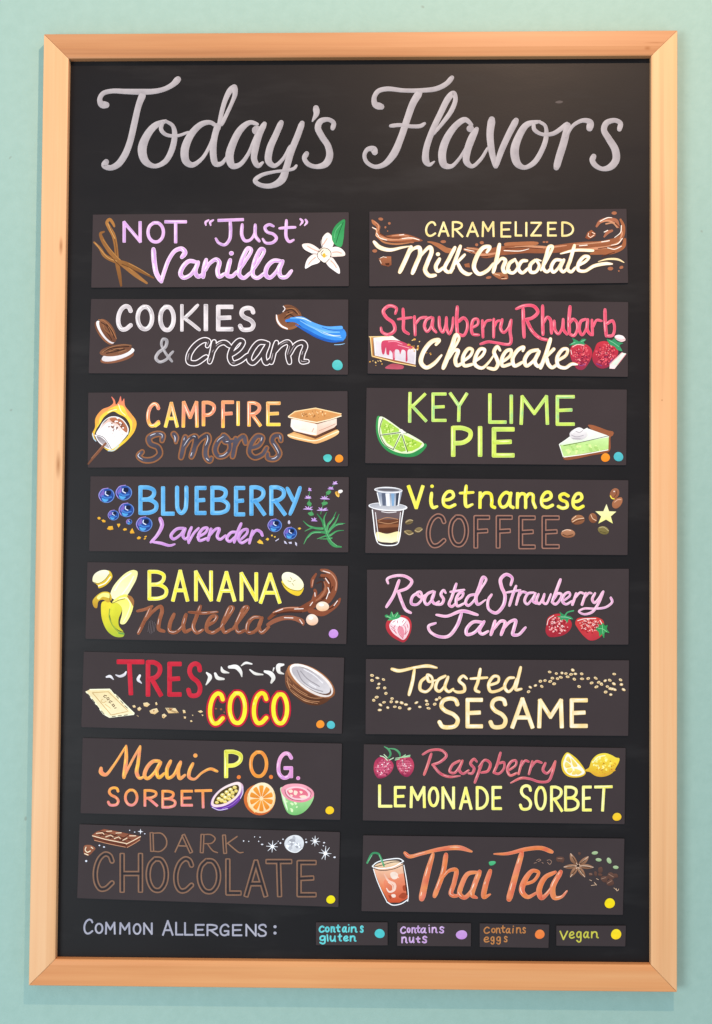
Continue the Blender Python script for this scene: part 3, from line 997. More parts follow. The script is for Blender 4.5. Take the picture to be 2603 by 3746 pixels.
flavor([(3, 42), (1517, 33), (1520, 472), (0, 480)], 320, 1410,
       "dark card with fiery orange capitals, a flaming marshmallow and a stacked cracker sandwich", '''
@flame|orange and yellow flames
f #ea7a6a/#f0b040/#f3cf3c 42,245 46,190 85,140 128,122 150,100 138,65 158,85 165,112 180,95 192,62 200,95 212,76 218,118 250,160 284,212 276,262 240,312 190,356 150,384 120,382 60,330 25,290
f #f7d04a/#f6e24c 56,235 70,185 118,142 170,118 205,120 232,170 262,220 250,275 205,330 165,365 130,370 80,330 40,280
f #card 72,222 100,180 150,152 182,168 222,190 248,240 240,285 200,330 160,362 120,372 80,350 40,300 48,260
s #f5a55c 5 62,225 72,180 112,148 150,138 ; 225,150 262,205 262,255
s #fff2c4 4 180,110 195,150 220,175 ; 118,158 145,145 168,140
s #b8d7ea 5 28,280 35,310 48,325 ; 120,382 150,380 182,352
@marshmallow|white toasted marshmallow
f #d9a68e/#f6efec/#eae2e0 48,290 78,235 110,205 130,185 170,186 210,205 236,250 232,285 205,320 182,345 135,374 92,342
f #b06c4c 128,195 165,190 205,208 232,250 228,275 200,255 175,225 145,215
f #f7f0ee 60,290 90,240 125,215 160,235 185,270 190,320 165,350 135,365 110,335 85,305
x #7c4a36/#96604a 18 165 235 45 32 6
x #e8d8d2/#fff 16 175 250 50 60 6
d #8f8588/#b5acae 88 330 52 15 42
s #f5f0f0 5 45,292 62,325 100,358 132,374 ; 42,290 80,300 112,330 135,372
s #2a2224 3 50,288 90,302 118,335 137,370
s #ffffff 4 62,265 90,215 128,186 168,184 205,202 236,250 234,285
@stick|brown wooden stick
s #8a5840/#6e4632 14 105,338,12 70,380 30,425 4,458,10
s #a46f50 3 98,338 62,378 22,425
@painted_word|orange and yellow capitals "CAMPFIRE"
Y fire2
G 21; C 352 108 414 236 ; M 558 100 638 238 ; P 676 100 738 230 ; F 790 98 846 240 ; R 942 102 1006 232
Y fire
G 20; A 455 105 522 238 ; I 868 100 888 228 ; E 1052 104 1118 228
T 20; 395,235 414,222
@painted_word|dark slate script "S'mores" outlined in brown
Y choco
T 23; 434,322 438,290 402,284 358,308 366,340 410,362 420,400 382,432 325,434 298,412 318,388
T 22; 503,285,28 515,305,22 515,332,8
T 22; 570,302 560,350 545,420 ; 560,362 600,308 630,300 624,360 606,416 ; 615,372 660,312 698,292 706,312 690,365 690,415 712,440 722,425
T 21; 798,298 765,322 744,378 762,412 798,410 830,370 818,312 792,292 802,328 850,325 ; 864,312 854,370 846,415 ; 856,362 885,312 910,298 922,336
T 21; 960,365 1000,348 1020,304 992,296 956,340 946,395 975,420 1022,402 1045,365
T 21; 1128,322 1122,294 1090,296 1078,322 1102,362 1118,400 1094,428 1052,424 1050,398
@cracker_sandwich|cracker sandwich with marshmallow and chocolate filling
p #e8b272/#d49a5c 1166,288 1210,268 1338,262 1460,258 1468,268 1338,322
p #4c2c20/#6b4230 1200,270 1330,312 1450,258 1450,236 1330,296 1204,262
f #f7c98a/#e6ab6e 1166,288 1195,282 1330,318 1460,262 1468,270 1460,285 1335,340 1300,334 1175,302
s #fff0cf 5 1170,292 1250,312 1330,322 1400,295 1465,268
p #fbf0e6/#f4dccb 1188,196 1240,200 1338,226 1338,290 1300,288 1205,266 1184,240
p #f2dccc/#e4bca4 1338,226 1454,192 1454,230 1438,246 1338,290
s #ffffff 5 1190,225 1200,250 1260,270 1330,285
s #c89a84 4 1350,265 1400,245 1445,225 ; 1320,250 1310,270
p #e2a96c/#c98b50 1172,178 1210,150 1330,130 1480,168 1478,182 1340,222 1322,222 1175,190
p #d89a5c/#cf9154 1185,176 1225,155 1330,138 1465,168 1338,208
l #fbdca6 5 1172,180 1210,152 1330,132 1480,166
l #ffeccc 6 1172,184 1245,200 1338,216 1410,200 1480,178
x #8a5a34/#a8713f 26 1325 168 88 20 4
x #f2c992 14 1325 168 90 20 5
@allergen_dot|teal dot
f #4fb9b4/#58c6c0 1376,415 1390,404 1412,403 1425,415 1424,430 1408,446 1392,445 1378,432
@allergen_dot|orange dot
d #f39a35/#f28a22 1468 427 24 23
''')
flavor([(16, 20), (1525, 24), (1522, 464), (8, 457)], 320, 1730,
       "dark card with sky blue capitals, painted blueberries and a sprig of lavender", '\n'.join('''@blueberry|painted blueberry
d #6a8fd0 {0} {1} {2} {3}
d #2a4f9c/#1e3c82 {0} {1} {r2} {r3}
f #7a62b8 {a} {b} {c} {d}
f #4f9fd8 {e}
s #3f78c4 {w3} {j}
s #a98ad4 {w} {g}
f #131c3a {h}
s #e4ecfa {w2} {i}'''.format(x, y, r, r * .94,
                             a='%g,%g' % (x - r * .82, y - r * .05), b='%g,%g' % (x - r * .35, y - r * .72), c='%g,%g' % (x - r * .3, y - r * .15), d='%g,%g' % (x - r * .6, y + r * .25),
                             e='%g,%g %g,%g %g,%g %g,%g %g,%g' % (x - r * .6, y + r * .3, x - r * .2, y + r * .45, x + r * .25, y + r * .5, x - r * .05, y + r * .8, x - r * .45, y + r * .7),
                             f='%g,%g %g,%g %g,%g %g,%g' % (x + r * .75, y - r * .6, x + r * .97, y, x + r * .7, y + r * .65, x, y + r * .95),
                             g='%g,%g %g,%g %g,%g %g,%g' % (x + r * .2, y - r * .95, x - r * .6, y - r * .75, x - r * .97, y, x - r * .7, y + r * .65),
                             h='%g,%g %g,%g %g,%g %g,%g' % (x, y - r * .6, x + r * .55, y - r * .55, x + r * .5, y - r * .1, x + r * .05, y - r * .1),
                             i='%g,%g %g,%g %g,%g' % (x - r * .1, y - r * .5, x - r * .15, y - r * .2, x + r * .2, y + r * .02), w=max(2.5, r * .08), w2=max(2.5, r * .11), w3=r * .2, r2=r * .91, r3=r * .86, j='%g,%g %g,%g %g,%g' % (x - r * .55, y + r * .05, x - r * .05, y + r * .32, x + r * .6, y + r * .2))
    for x, y, r in ((110, 132, 46), (211, 116, 47), (226, 217, 44), (150, 247, 32), (242, 286, 17), (330, 300, 47), (1092, 307, 41), (1183, 352, 38))) + '''
@*crumb
p #f0b93c/#d89a28 56,262 66,256 76,262 73,272 62,272 ; 80,276 92,272 105,280 102,289 88,288 ; 112,328 122,312 145,310 150,330 130,334 ; 170,298 188,296 190,304 180,320 ; 205,330 215,322 228,326 228,334 212,338 ; 246,345 260,322 274,352 250,354 ; 286,380 298,370 312,376 306,386 292,388 ; 330,372 342,366 346,372 334,378 ; 326,384 338,378 340,384 330,390
p #f0b93c/#e8c24a 988,404 1004,388 1020,400 1026,416 1000,412 ; 1038,388 1050,378 1060,386 1052,396 ; 1070,362 1080,360 1080,370 1072,370 ; 1086,372 1096,368 1098,376 1090,378 ; 1226,322 1240,318 1246,326 1234,332
p #dcd8ea/#b6b0cc 1170,280 1178,276 1184,292 1176,300 1168,294 ; 1145,396 1156,400 1166,416 1150,412 ; 1172,404 1190,402 1192,414 1178,414 ; 1210,402 1222,410 1222,428 1212,420 ; 1094,396 1116,382 1116,388 1098,400
@lavender_sprig|lavender sprigs with green leaves
s #4e8a56 5 1445,65,3 1410,100 1385,150 1370,200 1360,240 ; 1297,95,3 1292,140 1298,190 1312,240
s #2f7a48/#46965a 16 1480,432,8 1440,425,16 1415,400,20 1400,360,22 1385,320,20 1370,280,12 1340,240,5
s #3f8f58/#5aa76a 12 1262,415,3 1280,380,8 1310,350,12 1360,345,14 1400,350,16 ; 1258,280,3 1285,305,8 1320,320,12 1370,325,14 ; 1268,340,3 1310,322,8 1360,322,10 ; 1450,228,3 1430,270,8 1405,300,12 1395,340,12 ; 1468,240,3 1448,285,9 1415,330,12 ; 1502,295,3 1465,298,10 1430,318,12 1405,345,12 ; 1495,335,3 1455,340,8 1415,365,12 ; 1395,230,3 1380,265,8 1385,310,10 ; 1340,385,3 1375,372,8 1400,365,12 ; 1355,385,3 1395,385,6 1425,380,10
s #79c088 3 1285,378 1315,352 1360,348 ; 1440,260 1412,300 ; 1490,298 1450,305 ; 1380,300 1395,350 1420,395 1455,425
f #4f9a60 1390,115 1410,102 1422,108 1405,128 ; 1365,175 1395,168 1402,178 1375,190 ; 1290,165 1308,180 1298,195 1280,182 ; 1285,235 1310,228 1320,245 1300,250
f #cfa6e4/#b58ad4 1445,67 1436,61 1427,66 1437,68 ; 1445,67 1441,54 1432,51 1436,59 ; 1445,67 1449,55 1446,48 1442,55 ; 1445,67 1453,57 1456,48 1447,53 ; 1445,67 1453,66 1461,64 1453,59 ; 1418,97 1410,89 1400,93 1408,96 ; 1418,97 1415,84 1407,81 1410,89 ; 1418,97 1422,86 1419,80 1415,86 ; 1418,97 1428,90 1433,82 1423,84 ; 1418,97 1428,97 1438,95 1428,90 ; 1296,105 1291,97 1286,102 1291,105 ; 1296,105 1295,91 1289,87 1290,96 ; 1296,105 1299,93 1295,86 1292,93 ; 1296,105 1303,98 1305,90 1298,92 ; 1296,105 1302,106 1308,104 1302,99 ; 1288,151 1277,143 1265,148 1276,150 ; 1288,151 1282,137 1272,134 1277,143 ; 1288,151 1291,137 1287,129 1284,138 ; 1288,151 1298,144 1303,137 1293,138 ; 1288,151 1298,150 1307,147 1297,143 ; 1383,155 1370,147 1355,150 1368,154 ; 1383,155 1377,141 1365,137 1371,146 ; 1383,155 1387,141 1383,133 1379,141 ; 1383,155 1395,145 1402,136 1390,141 ; 1383,155 1399,155 1415,154 1399,148 ; 1288,215 1272,207 1256,212 1272,214 ; 1288,215 1281,200 1269,194 1275,204 ; 1288,215 1292,202 1290,194 1285,202 ; 1288,215 1303,207 1314,197 1299,201 ; 1288,215 1302,216 1317,216 1303,209 ; 1368,222 1352,214 1336,219 1352,221 ; 1368,222 1360,207 1346,201 1354,211 ; 1368,222 1370,208 1365,200 1363,209 ; 1368,222 1386,213 1399,204 1381,207 ; 1368,222 1387,221 1405,217 1386,213 ; 1322,282 1313,275 1303,281 1313,282 ; 1322,282 1316,267 1305,263 1311,273 ; 1322,282 1327,269 1325,259 1320,268 ; 1322,282 1331,273 1335,264 1326,268 ; 1322,282 1331,283 1342,282 1332,276
s #ecd8f4 2 1433,63 1445,60 1456,63 ; 1274,147 1288,144 1302,147 ; 1363,151 1383,148 1402,151 ; 1268,211 1288,208 1307,211 ; 1344,218 1368,215 1391,218
@bee|tiny bee beside the lavender
f #d9a03c/#f0c25c 1444,112 1458,108 1470,128 1466,142 1452,134
f #f4eee8 1462,104 1482,98 1490,106 1478,118 1466,118
s #5a3a20 3 1456,114 1462,130
@painted_word|sky blue capitals "BLUEBERRY"
Y blue
G 24; B 308 84 400 234 ; L 440 88 498 238 ; U 522 86 576 234 ; E 636 88 684 234 ; B 728 86 818 234 ; E 866 88 910 242 ; R 956 84 1030 240 ; R 1072 84 1150 240
T 23; 1165,90 1185,130 1204,168 ; 1240,86 1215,160 1182,240
@painted_word|violet script word "Lavender"
Y violet
T 19; 424,268,26 434,305,22 405,365 368,405,16 ; 372,402,14 425,410 480,424,16 508,416,14
T 18; 562,322 520,328 486,368 500,386 542,360 566,322 ; 570,325 556,368 570,386 592,368
T 18; 606,318 590,360 590,408 ; 590,406 620,352 648,322
T 18; 640,376 688,348 700,322 676,324 648,362 652,394 700,380
T 18; 720,328 702,392 ; 708,370 748,328 768,326 756,372 772,388 805,365
T 18; 868,345 838,348 812,385 828,400 862,372 ; 896,296 875,345 855,405
T 18; 896,388 930,352 932,330 905,336 880,380 898,408 938,388
T 18; 962,338 944,410 ; 950,378 985,335 1010,345 1020,366
''')
flavor([(30, 26), (1553, 48), (1542, 505), (18, 474)], 300, 2040,
       "dark card with yellow capitals, a peeled banana and a brown hazelnut chocolate swirl", '''
@banana|half peeled banana
f #f6ee9a/#fbf6c8 165,225 175,180 215,125 262,85 300,72 322,82 318,120 290,175 262,220 238,245 195,248
s #fffde0 8 190,190 230,130 285,90 ; 225,225 270,165 300,110
f #ecd93c/#d8cc34/#a8bc38 118,258 170,262 185,290 160,340 180,390 215,430 245,440 240,460 195,462 150,432 122,380 110,320
f #dcd83c/#c4c22c 175,268 215,262 232,300 212,360 215,400 240,432 205,418 172,375 162,320
f #f4e65c/#fbf3a0 175,262 215,225 258,215 290,240 298,280 275,350 245,388 222,385 232,330 230,290 205,265
s #fffbc8 6 215,240 255,235 280,270 262,335 240,375
f #e2c23c/#b98a2c 60,255 80,225 120,200 160,205 172,245 150,262 120,245 95,255 85,295 70,290
f #f8ee8c 85,232 120,206 158,212 160,235 120,228 95,245
s #3c3320 3 162,212 162,245 172,265 215,248 250,240
f #a06c3c 262,222 285,225 302,250 298,285 285,262
s #8aa238 6 160,300 158,350 180,400 215,438
s #6a9a4c 10 215,440 242,445
@banana_slice|banana slice at the upper left
f #e4c83c/#d8b02c 62,130 92,165 95,178 140,160 176,112 165,82 150,75
f #fdf8d8/#f6ecb4 60,130 70,98 110,74 150,76 158,92 130,130 90,150 66,145
s #5b4a22 3 64,142 92,150 130,130 158,95
s #fffbe0 6 95,165 135,148 165,112
@banana_slice|banana slice after the capitals
f #f0d848/#e8c22c 1165,135 1180,175 1220,210 1265,222 1290,190 1290,170
d #fdf9dc/#f7efbe 1228 138 70 44 33
s #5b4a22 3 1170,150 1195,175 1235,190 1275,192 1290,175
s #a89a6a 4 1215,115 1225,128 ; 1245,130 1232,138 ; 1200,135 1218,140 ; 1225,150 1235,162
@chocolate_swirl|brown glossy chocolate hazelnut swirl
s #93563c/#7c4229 22 1090,355,18 1140,315,26 1210,300,26 1290,300,36 1350,270,46 1380,235,30 1415,255,44 1450,215,50 1470,160,44 1462,110,36 1430,80,26 1395,72,14
s #8c4e34/#7c432b 60 1290,292,30 1350,262,40 1410,222,50 1446,165,56 1432,118,40 1400,104,20
s #a4674a 10 1330,268,6 1390,232,12 1420,180,12 1412,140,6
s #5a2f1f 9 1365,268,5 1430,225,10 1462,170,8
s #8a4c33 18 1340,170,14 1345,130,20 1365,95,12 ; 1350,250,26 1362,200,20 1358,190,18
s #8a4c33 24 1330,310,28 1400,325,34 1450,300,30 1490,265,26 1505,240,12
s #935840 22 1085,392,22 1120,370,26 1180,352,26 1240,355,26 1285,375,28 1290,390,14
s #4c261a 7 1385,115 1430,120 1450,160 1430,215 1400,240 ; 1370,150 1400,140 1405,190 ; 1120,330 1200,318 1280,318 ; 1410,310 1460,290 1488,262
s #c98f74 6 1400,78 1450,92 1482,140 1480,190 ; 1115,320 1180,295 1260,292 ; 1342,165 1348,130
s #f6e4dc 5 1408,78 1445,90 ; 1420,120 1440,150 ; 1442,195 1425,240 ; 1130,315 1170,300 ; 1240,300 1290,298 ; 1358,205 1360,225 ; 1345,260 1330,280 ; 1490,252 1470,280 ; 1270,362 1285,385 ; 1180,350 1230,352 ; 1435,175 1445,205 
@hazelnut|pale hazelnut resting on the swirl
d #fbe8d2/#e6b48a 1403 285 38 28 5
d #fff8ee 1395 275 16 9 5
@hazelnut|pale hazelnut below the swirl
d #fbeadb/#e8b490 1342 363 35 33 0
d #fff8ee 1334 352 14 10 0
@painted_word|yellow capitals "BANANA"
Y yellow
G 22; B 392 82 490 240 ; A 530 80 614 248 ; N 664 84 752 246 ; A 796 88 888 248 ; N 930 94 1016 246 ; A 1042 98 1152 260
@painted_word|brown glossy script word below the capitals
Y nut
T 20; 322,312 365,302 408,284 ; 400,292 375,345 328,442
T 22; 362,372 415,312 458,285 466,310 450,370 448,418 478,430
T 22; 536,330 512,388 512,430 545,436 590,392 606,332 ; 606,332 590,392 600,432 635,418
T 22; 690,284 665,350 648,408 668,438 704,422 ; 622,318,16 700,324,20 790,317,16
T 22; 725,400 775,368 785,344 760,342 732,378 728,425 762,438 808,412
T 21; 802,420 850,350 882,292 866,288 838,340 818,400 832,436 872,418 ; 878,418 930,350 968,290 950,288 918,345 898,400 912,436 955,422
T 22; 1038,348 1000,350 966,390 966,434 1000,435 1038,392 1048,356 ; 1050,352 1032,408 1048,438 1090,405
@smudge|fine grey pencil scribble under the brown word
s #6a6062 3 392,372 384,432 ; 402,366 394,440 ; 412,370 402,445 ; 421,376 412,440 ; 428,386 420,432
@allergen_dot|violet dot
d #cf9ae0/#bd84d2 1467 444 28 26
''')
flavor([(25, 22), (1546, 57), (1532, 502), (10, 463)], 290, 2370,
       "dark card with red capitals, red and yellow letters, a halved coconut and cracker crumbs", '''
@coconut|halved brown coconut
f #9a6646/#6e422c/#58331f 1212,125 1200,190 1212,235 1260,285 1320,325 1385,336 1440,318 1482,270 1480,230 1400,160 1300,110
s #c08a62 3 1212,170 1225,225 1270,270 1330,305 1400,315 ; 1210,195 1235,250 1290,295 1360,322 ; 1225,210 1290,262 1360,292 1440,290 ; 1250,265 1310,308 1390,325 ; 1222,180 1260,230 1330,275
s #4a2a1a 3 1206,200 1240,262 1310,312 ; 1230,235 1300,285 1380,305 1450,292 ; 1218,165 1245,215
d #b87a4e/#8c5634 1354 192 158 70 33
d #f8f0ea/#e4d8d2 1355 190 150 62 33
d #6a4a3a 1356 192 131 49 33
d #b9b2b6/#d6d0d2 1352 188 128 48 33
s #9c959a 6 1270,130 1300,190 1360,235 1420,255 ; 1290,135 1330,180 1400,225
s #e9e4e6 6 1310,125 1370,160 1420,205 ; 1340,205 1380,230
@*coconut_flake
s #f2eef0/#c9c4cc 14 158,170,10 178,166,16 198,184,6 ; 212,158,6 235,166,14 262,156,16 272,140,8 ; 352,162,14 342,185,18 362,206,6
s #f6f2ee/#d9d4cc 18 742,145,8 762,168,24 752,195,16 738,216,5 ; 792,150,14 806,175,22 842,182,12 ; 828,112,6 836,135,20 872,146,6 ; 875,112,18 915,112,26 940,138,20 948,168,6 ; 945,104,6 970,88,14 1006,94,8 ; 995,128,8 1025,150,16 1070,156,8 ; 1082,138,14 1115,150,26 1132,175,24 1120,203,12 ; 1135,118,8 1130,135,6 ; 1190,98,12 1162,105,26 1165,140,20 1192,152,6
@cracker|cream coloured embossed biscuit
p #efd9a4/#f6e6bc 34,256 62,242 176,240 232,290 320,388 175,408 140,385 90,320
l #fff6d4 7 40,256 90,318 140,385 175,405 316,388 ; 62,244 176,242 ; 180,246 250,315 318,382
l #3b2c22 4 48,268 62,285 ; 75,300 90,320 ; 100,335 115,355 ; 128,368 145,388 ; 190,250 205,268 ; 215,280 228,295 ; 240,308 255,325 ; 265,338 280,352 ; 190,402 210,399 ; 225,397 245,395 ; 260,394 280,391
l #c9a468 4 75,262 168,256 285,370 185,392 75,262
l #6b4a30 5 150,290 140,284 146,276 158,280 ; 162,300 158,292 170,290 174,300 164,304 ; 182,322 172,318 178,308 190,314 ; 196,340 188,332 198,328 206,338 198,344 ; 205,352 214,350
s #d9b77c 4 135,300 125,310 140,320 155,312 ; 150,330 165,340 180,352
@*crumb
p #f2dcae/#dcb478 308,338 322,334 330,346 316,350 ; 338,352 352,344 362,356 350,368 340,364 ; 372,322 395,318 412,330 395,345 376,340 ; 442,320 450,316 456,330 446,336 ; 408,368 425,358 452,352 462,372 440,388 415,382 ; 482,390 495,384 510,396 492,412 482,406 ; 500,350 560,352 580,380 520,382 ; 602,362 616,364 620,380 606,382 ; 608,400 622,402 620,414 610,412 ; 690,370 710,364 722,374 705,380 ; 645,425 655,422 660,430 650,434 ; 655,390 665,392 662,398 ; 712,388 724,392 718,400 ; 330,392 345,398 345,402
p #a96a3c/#8c5230 430,362 440,366 432,374 ; 520,352 548,354 530,366 ; 606,402 612,402 610,408 ; 334,398 342,396 ; 486,398 494,400 490,408 ; 790,350 804,352 802,360 792,360 ; 818,356 830,352 834,362 824,366 ; 838,374 850,372 848,382
l #8a6a42 3 505,352 575,378 ; 512,360 560,378
@painted_word|red capitals "TRES"
Y red
K 28; 228,81 368,82
K 27; 291,90 300,266
G 27; R 400 84 474 274 ; E 526 94 586 272 ; S 636 92 706 280
@painted_word|yellow letters "COCO" edged in red
Y coco
G 24; C 762 266 838 442 ; O 877 262 966 440 ; C 1018 264 1092 440 ; O 1132 268 1212 442
@allergen_dot|orange dot
d #f39a35/#ee8a2a 1406 446 24 23
@allergen_dot|teal dot
d #5cc4ca/#4eb2bc 1468 450 24 23
''')
flavor([(34, 15), (1549, 48), (1539, 494), (22, 455)], 280, 2690,
       "dark card with orange script, cut passion fruit, orange and guava and a yellow dot", '''
@passion_fruit|cut passion fruit with purple skin
f #f2c4cc/#7b3fa0/#5b2e92 782,412 788,370 830,320 890,285 945,272 970,290 972,330 955,375 915,415 860,438 810,435
f #f7e4e0/#f0cfd4 785,405 792,368 835,318 900,282 950,275 962,300 950,345 905,390 850,415 800,418
f #54421f 800,400 805,370 840,328 895,298 940,290 948,305 935,345 895,380 845,402
d #f4e49a/#e0bf4c 830 372 13 12 ; 852 350 14 12 ; 876 333 13 12 ; 898 318 13 11 ; 922 304 12 10 ; 846 380 13 11 ; 868 364 13 12 ; 890 350 13 12 ; 910 336 12 11 ; 818 392 11 8 ; 930 325 10 10 ; 890 372 12 10 ; 912 358 10 9 ; 866 388 12 9
d #fffbe4 828 368 5 4 ; 850 346 5 4 ; 874 329 5 4 ; 896 314 5 4 ; 866 360 5 4 ; 888 346 5 4
s #e6d9f4 4 790,420 830,436 880,428 ; 968,300 970,335 955,368
s #a074cc 4 850,428 905,405 945,370
@orange_slice|round orange slice
d #d97a34/#c9602c 1068 374 90 94 0
d #fbe6c0/#f6d09a 1078 366 82 90 0
'''
+ '\n'.join('f #f0a03c/#e88628 ' + ' '.join('%g,%g' % (1078 + r * .93 * math.cos(math.radians(a)), 368 + r * 1.04 * math.sin(math.radians(a))) for a, r in ((k * 36 + 18, 10), (k * 36 + 5, 60), (k * 36 + 8, 72), (k * 36 + 28, 72), (k * 36 + 31, 60))) for k in range(10)) + '''
s #f7c878 5 1000,350 1005,410 1040,450 ; 1150,330 1155,380 1130,430
@guava|halved guava with pink flesh
f #d2eab8/#9cd08a/#78bc6e 1190,305 1195,350 1210,410 1235,455 1275,466 1320,452 1362,410 1384,360 1380,335 1290,320
f #dff0cc 1196,330 1210,390 1232,440 1222,390 1212,350
x #d6ecb6/#92c886 18 1250 410 40 34 9
f #f4a6b4/#e88a9c 1192,315 1215,292 1262,282 1330,290 1380,325 1384,352 1350,382 1300,392 1240,378 1205,350
f #f8c9d0 1220,320 1250,302 1310,302 1352,325 1365,350 1330,375 1280,378 1235,355
f #e2657c/#ea8092 1228,325 1260,310 1312,312 1345,332 1350,352 1318,366 1275,366 1240,348
f #fbdcc8 1235,322 1255,316 1262,330 1245,336 ; 1270,322 1290,330 1280,350 1268,345 ; 1300,355 1335,350 1345,360 1315,368 ; 1300,325 1320,330 1310,342 ; 1245,345 1262,350 1255,360
s #7c3040 3 1215,318 1222,345 1255,372 1310,382 ; 1345,312 1368,335 1362,358
@painted_word|orange and yellow script word "Maui"
Y maui
T 22; 142,192,22 142,216,26 168,230,22 212,180,18 288,62,14 ; 288,62,16 288,140,22 275,245,24 ; 275,245,18 322,150,18 370,64,16 ; 370,64,16 358,160,20 350,220,22 368,250,20 402,235,14
T 22; 482,150 446,152 408,192 396,238 412,252 450,222 486,160 ; 490,158 466,212 480,246 512,222
T 21; 548,150 526,200 532,248 562,236 600,162 ; 606,156 592,210 602,252 632,232
T 20; 678,165 658,208 656,244 686,256,16 732,218,16 780,196,18 820,210,18 ; 692,118,24 693,118,24
@painted_word|yellow capital "P."
Y plime
G 24; P 872 96 958 240
@painted_word|orange capital "O."
Y orange
G 20; O 1016 96 1108 240
d #e87f3c 946 244 12 12 ; 1134 243 12 12
@painted_word|pink capital "G."
Y pink
G 22; G 1176 106 1256 248
T 22; 1292,250 1293,250
@painted_word|orange to pink capitals "SORBET"
Y sorb
G 16; S 184 306 244 408 ; O 284 318 352 408 ; R 398 322 468 410 ; B 502 326 574 420 ; E 614 326 672 408
K 16; 694,324 784,322 ; 736,328 738,420
@allergen_dot|yellow dot
d #f7d02e/#f2c01e 1477 438 25 23
''')
flavor([(32, 24), (1553, 70), (1544, 508), (18, 456)], 270, 3000,
       "dark card with thin brown outlined letters, a chocolate bar, white stars and a full moon", '''
@chocolate_bar|brown chocolate bar
p #8a4c34/#6d3826 104,88 130,68 175,52 250,65 390,95 385,118 312,162 120,122
p #9a5c42/#7a4430 104,92 130,72 180,56 260,70 388,98 305,138
p #6b3625/#5a2c1e 106,94 305,138 308,162 122,122
l #4a2418 5 150,64 330,115 ; 135,80 300,125 ; 205,60 150,95 ; 265,72 205,112 ; 320,85 262,125
l #f4d6b4 5 108,92 180,112 305,137 ; 305,140 345,120 388,96 ; 130,78 165,74 175,82 ; 185,98 215,88 228,98 ; 235,108 262,98 270,108 ; 285,118 310,105 ; 190,66 220,64 ; 245,76 275,74 ; 325,92 360,92 
s #c98f6c 4 120,118 200,138 300,158 ; 310,160 350,138 384,116
@chocolate_chip|small chocolate drop
f #9a5f44/#7c452e 60,150 80,145 102,148 125,165 108,188 85,208 60,200 55,180
s #fbe6c4 5 70,158 65,175 78,188 95,180 ; 62,196 82,204 ; 100,158 110,166
@star|small four pointed star beside the chocolate bar
l #eef0f8 4 388,52,1 388,67,7 388,82,1 ; 372,66,1 388,67,7 403,68,1
@*sparkle
d #dfe3f0 325 60 3 3 ; 354 70 4 3 ; 413 80 4 3 ; 148 148 5 4 ; 175 157 6 4 ; 71 239 6 6
d #e6e6ee 990 122 4 4 ; 1020 124 3 3 ; 1054 98 3 3 ; 1086 100 4 3 ; 1078 124 3 4 ; 1098 142 7 4 ; 1220 112 4 4 ; 1354 112 3 3 ; 1356 129 6 5 ; 1460 132 6 4 ; 1456 150 4 3 ; 1521 217 7 5 ; 1192 124 3 3 ; 1205 134 5 5
@star|white eight pointed star left of the moon
l #f2f2f6 5 1160,120,2 1158,154,7 1156,188,2 ; 1122,152,2 1158,154,6 1190,156,2 ; 1132,180,2 1158,154,6 1186,132,2 ; 1134,132,2 1158,154,6 1180,178,2
d #ffffff 1158 154 10 9
@star|white eight pointed star right of the moon
l #f2f2f6 5 1408,92,2 1407,123,7 1406,152,2 ; 1380,120,2 1407,123,6 1436,126,2 ; 1388,142,2 1407,123,6 1428,104,2 ; 1390,104,2 1407,123,6 1426,144,2
d #ffffff 1407 123 9 8
@star|lowest white star near the right edge
l #f2f2f6 5 1470,152,2 1467,194,7 1466,232,2 ; 1430,190,2 1467,194,6 1502,196,2 ; 1446,228,2 1467,194,6 1492,160,2 ; 1444,172,2 1467,194,6 1490,212,2
d #ffffff 1467 194 11 10
@moon|pale grey full moon
d #e6e6e8/#ccccd0 1286 138 56 52 0
f #a8a8ae 1245,140 1262,112 1295,108 1310,125 1285,130 1275,150 1262,160 ; 1290,140 1315,135 1322,155 1300,165
x #b8b8be/#d8d8dc/#f6f6f8 22 1286 138 42 38 10
s #ffffff 4 1240,160 1262,182 1300,188 1332,165
@painted_word|thin brown capitals "DARK"
Y brownbox
K 8; 453,80 456,176 ; 640,92 682,184 ; 750,90 746,184 ; 876,94 882,188
Y brownline
T 8; 465,76 510,78 538,110 538,150 505,182 462,182
K 8; 636,86 590,186 ; 610,150 660,152
T 8; 758,84 800,86 824,108 805,134 762,138 ; 778,138 812,180 838,190
K 8; 952,96 892,138
T 8; 898,136 940,172 966,190 988,188
@painted_word|large outlined brown capitals "CHOCOLATE"
Y brownbox
G 15; C 124 198 224 404 ; H 281 204 388 412 ; O 433 224 539 412 ; C 594 226 688 414 ; O 731 234 844 420 ; L 898 236 966 426 ; A 1006 244 1118 438 ; E 1314 248 1404 436
K 15; 1130,242 1262,242 ; 1194,244 1200,438
@allergen_dot|yellow dot
d #f2e21e/#ead412 1499 464 26 24
''')

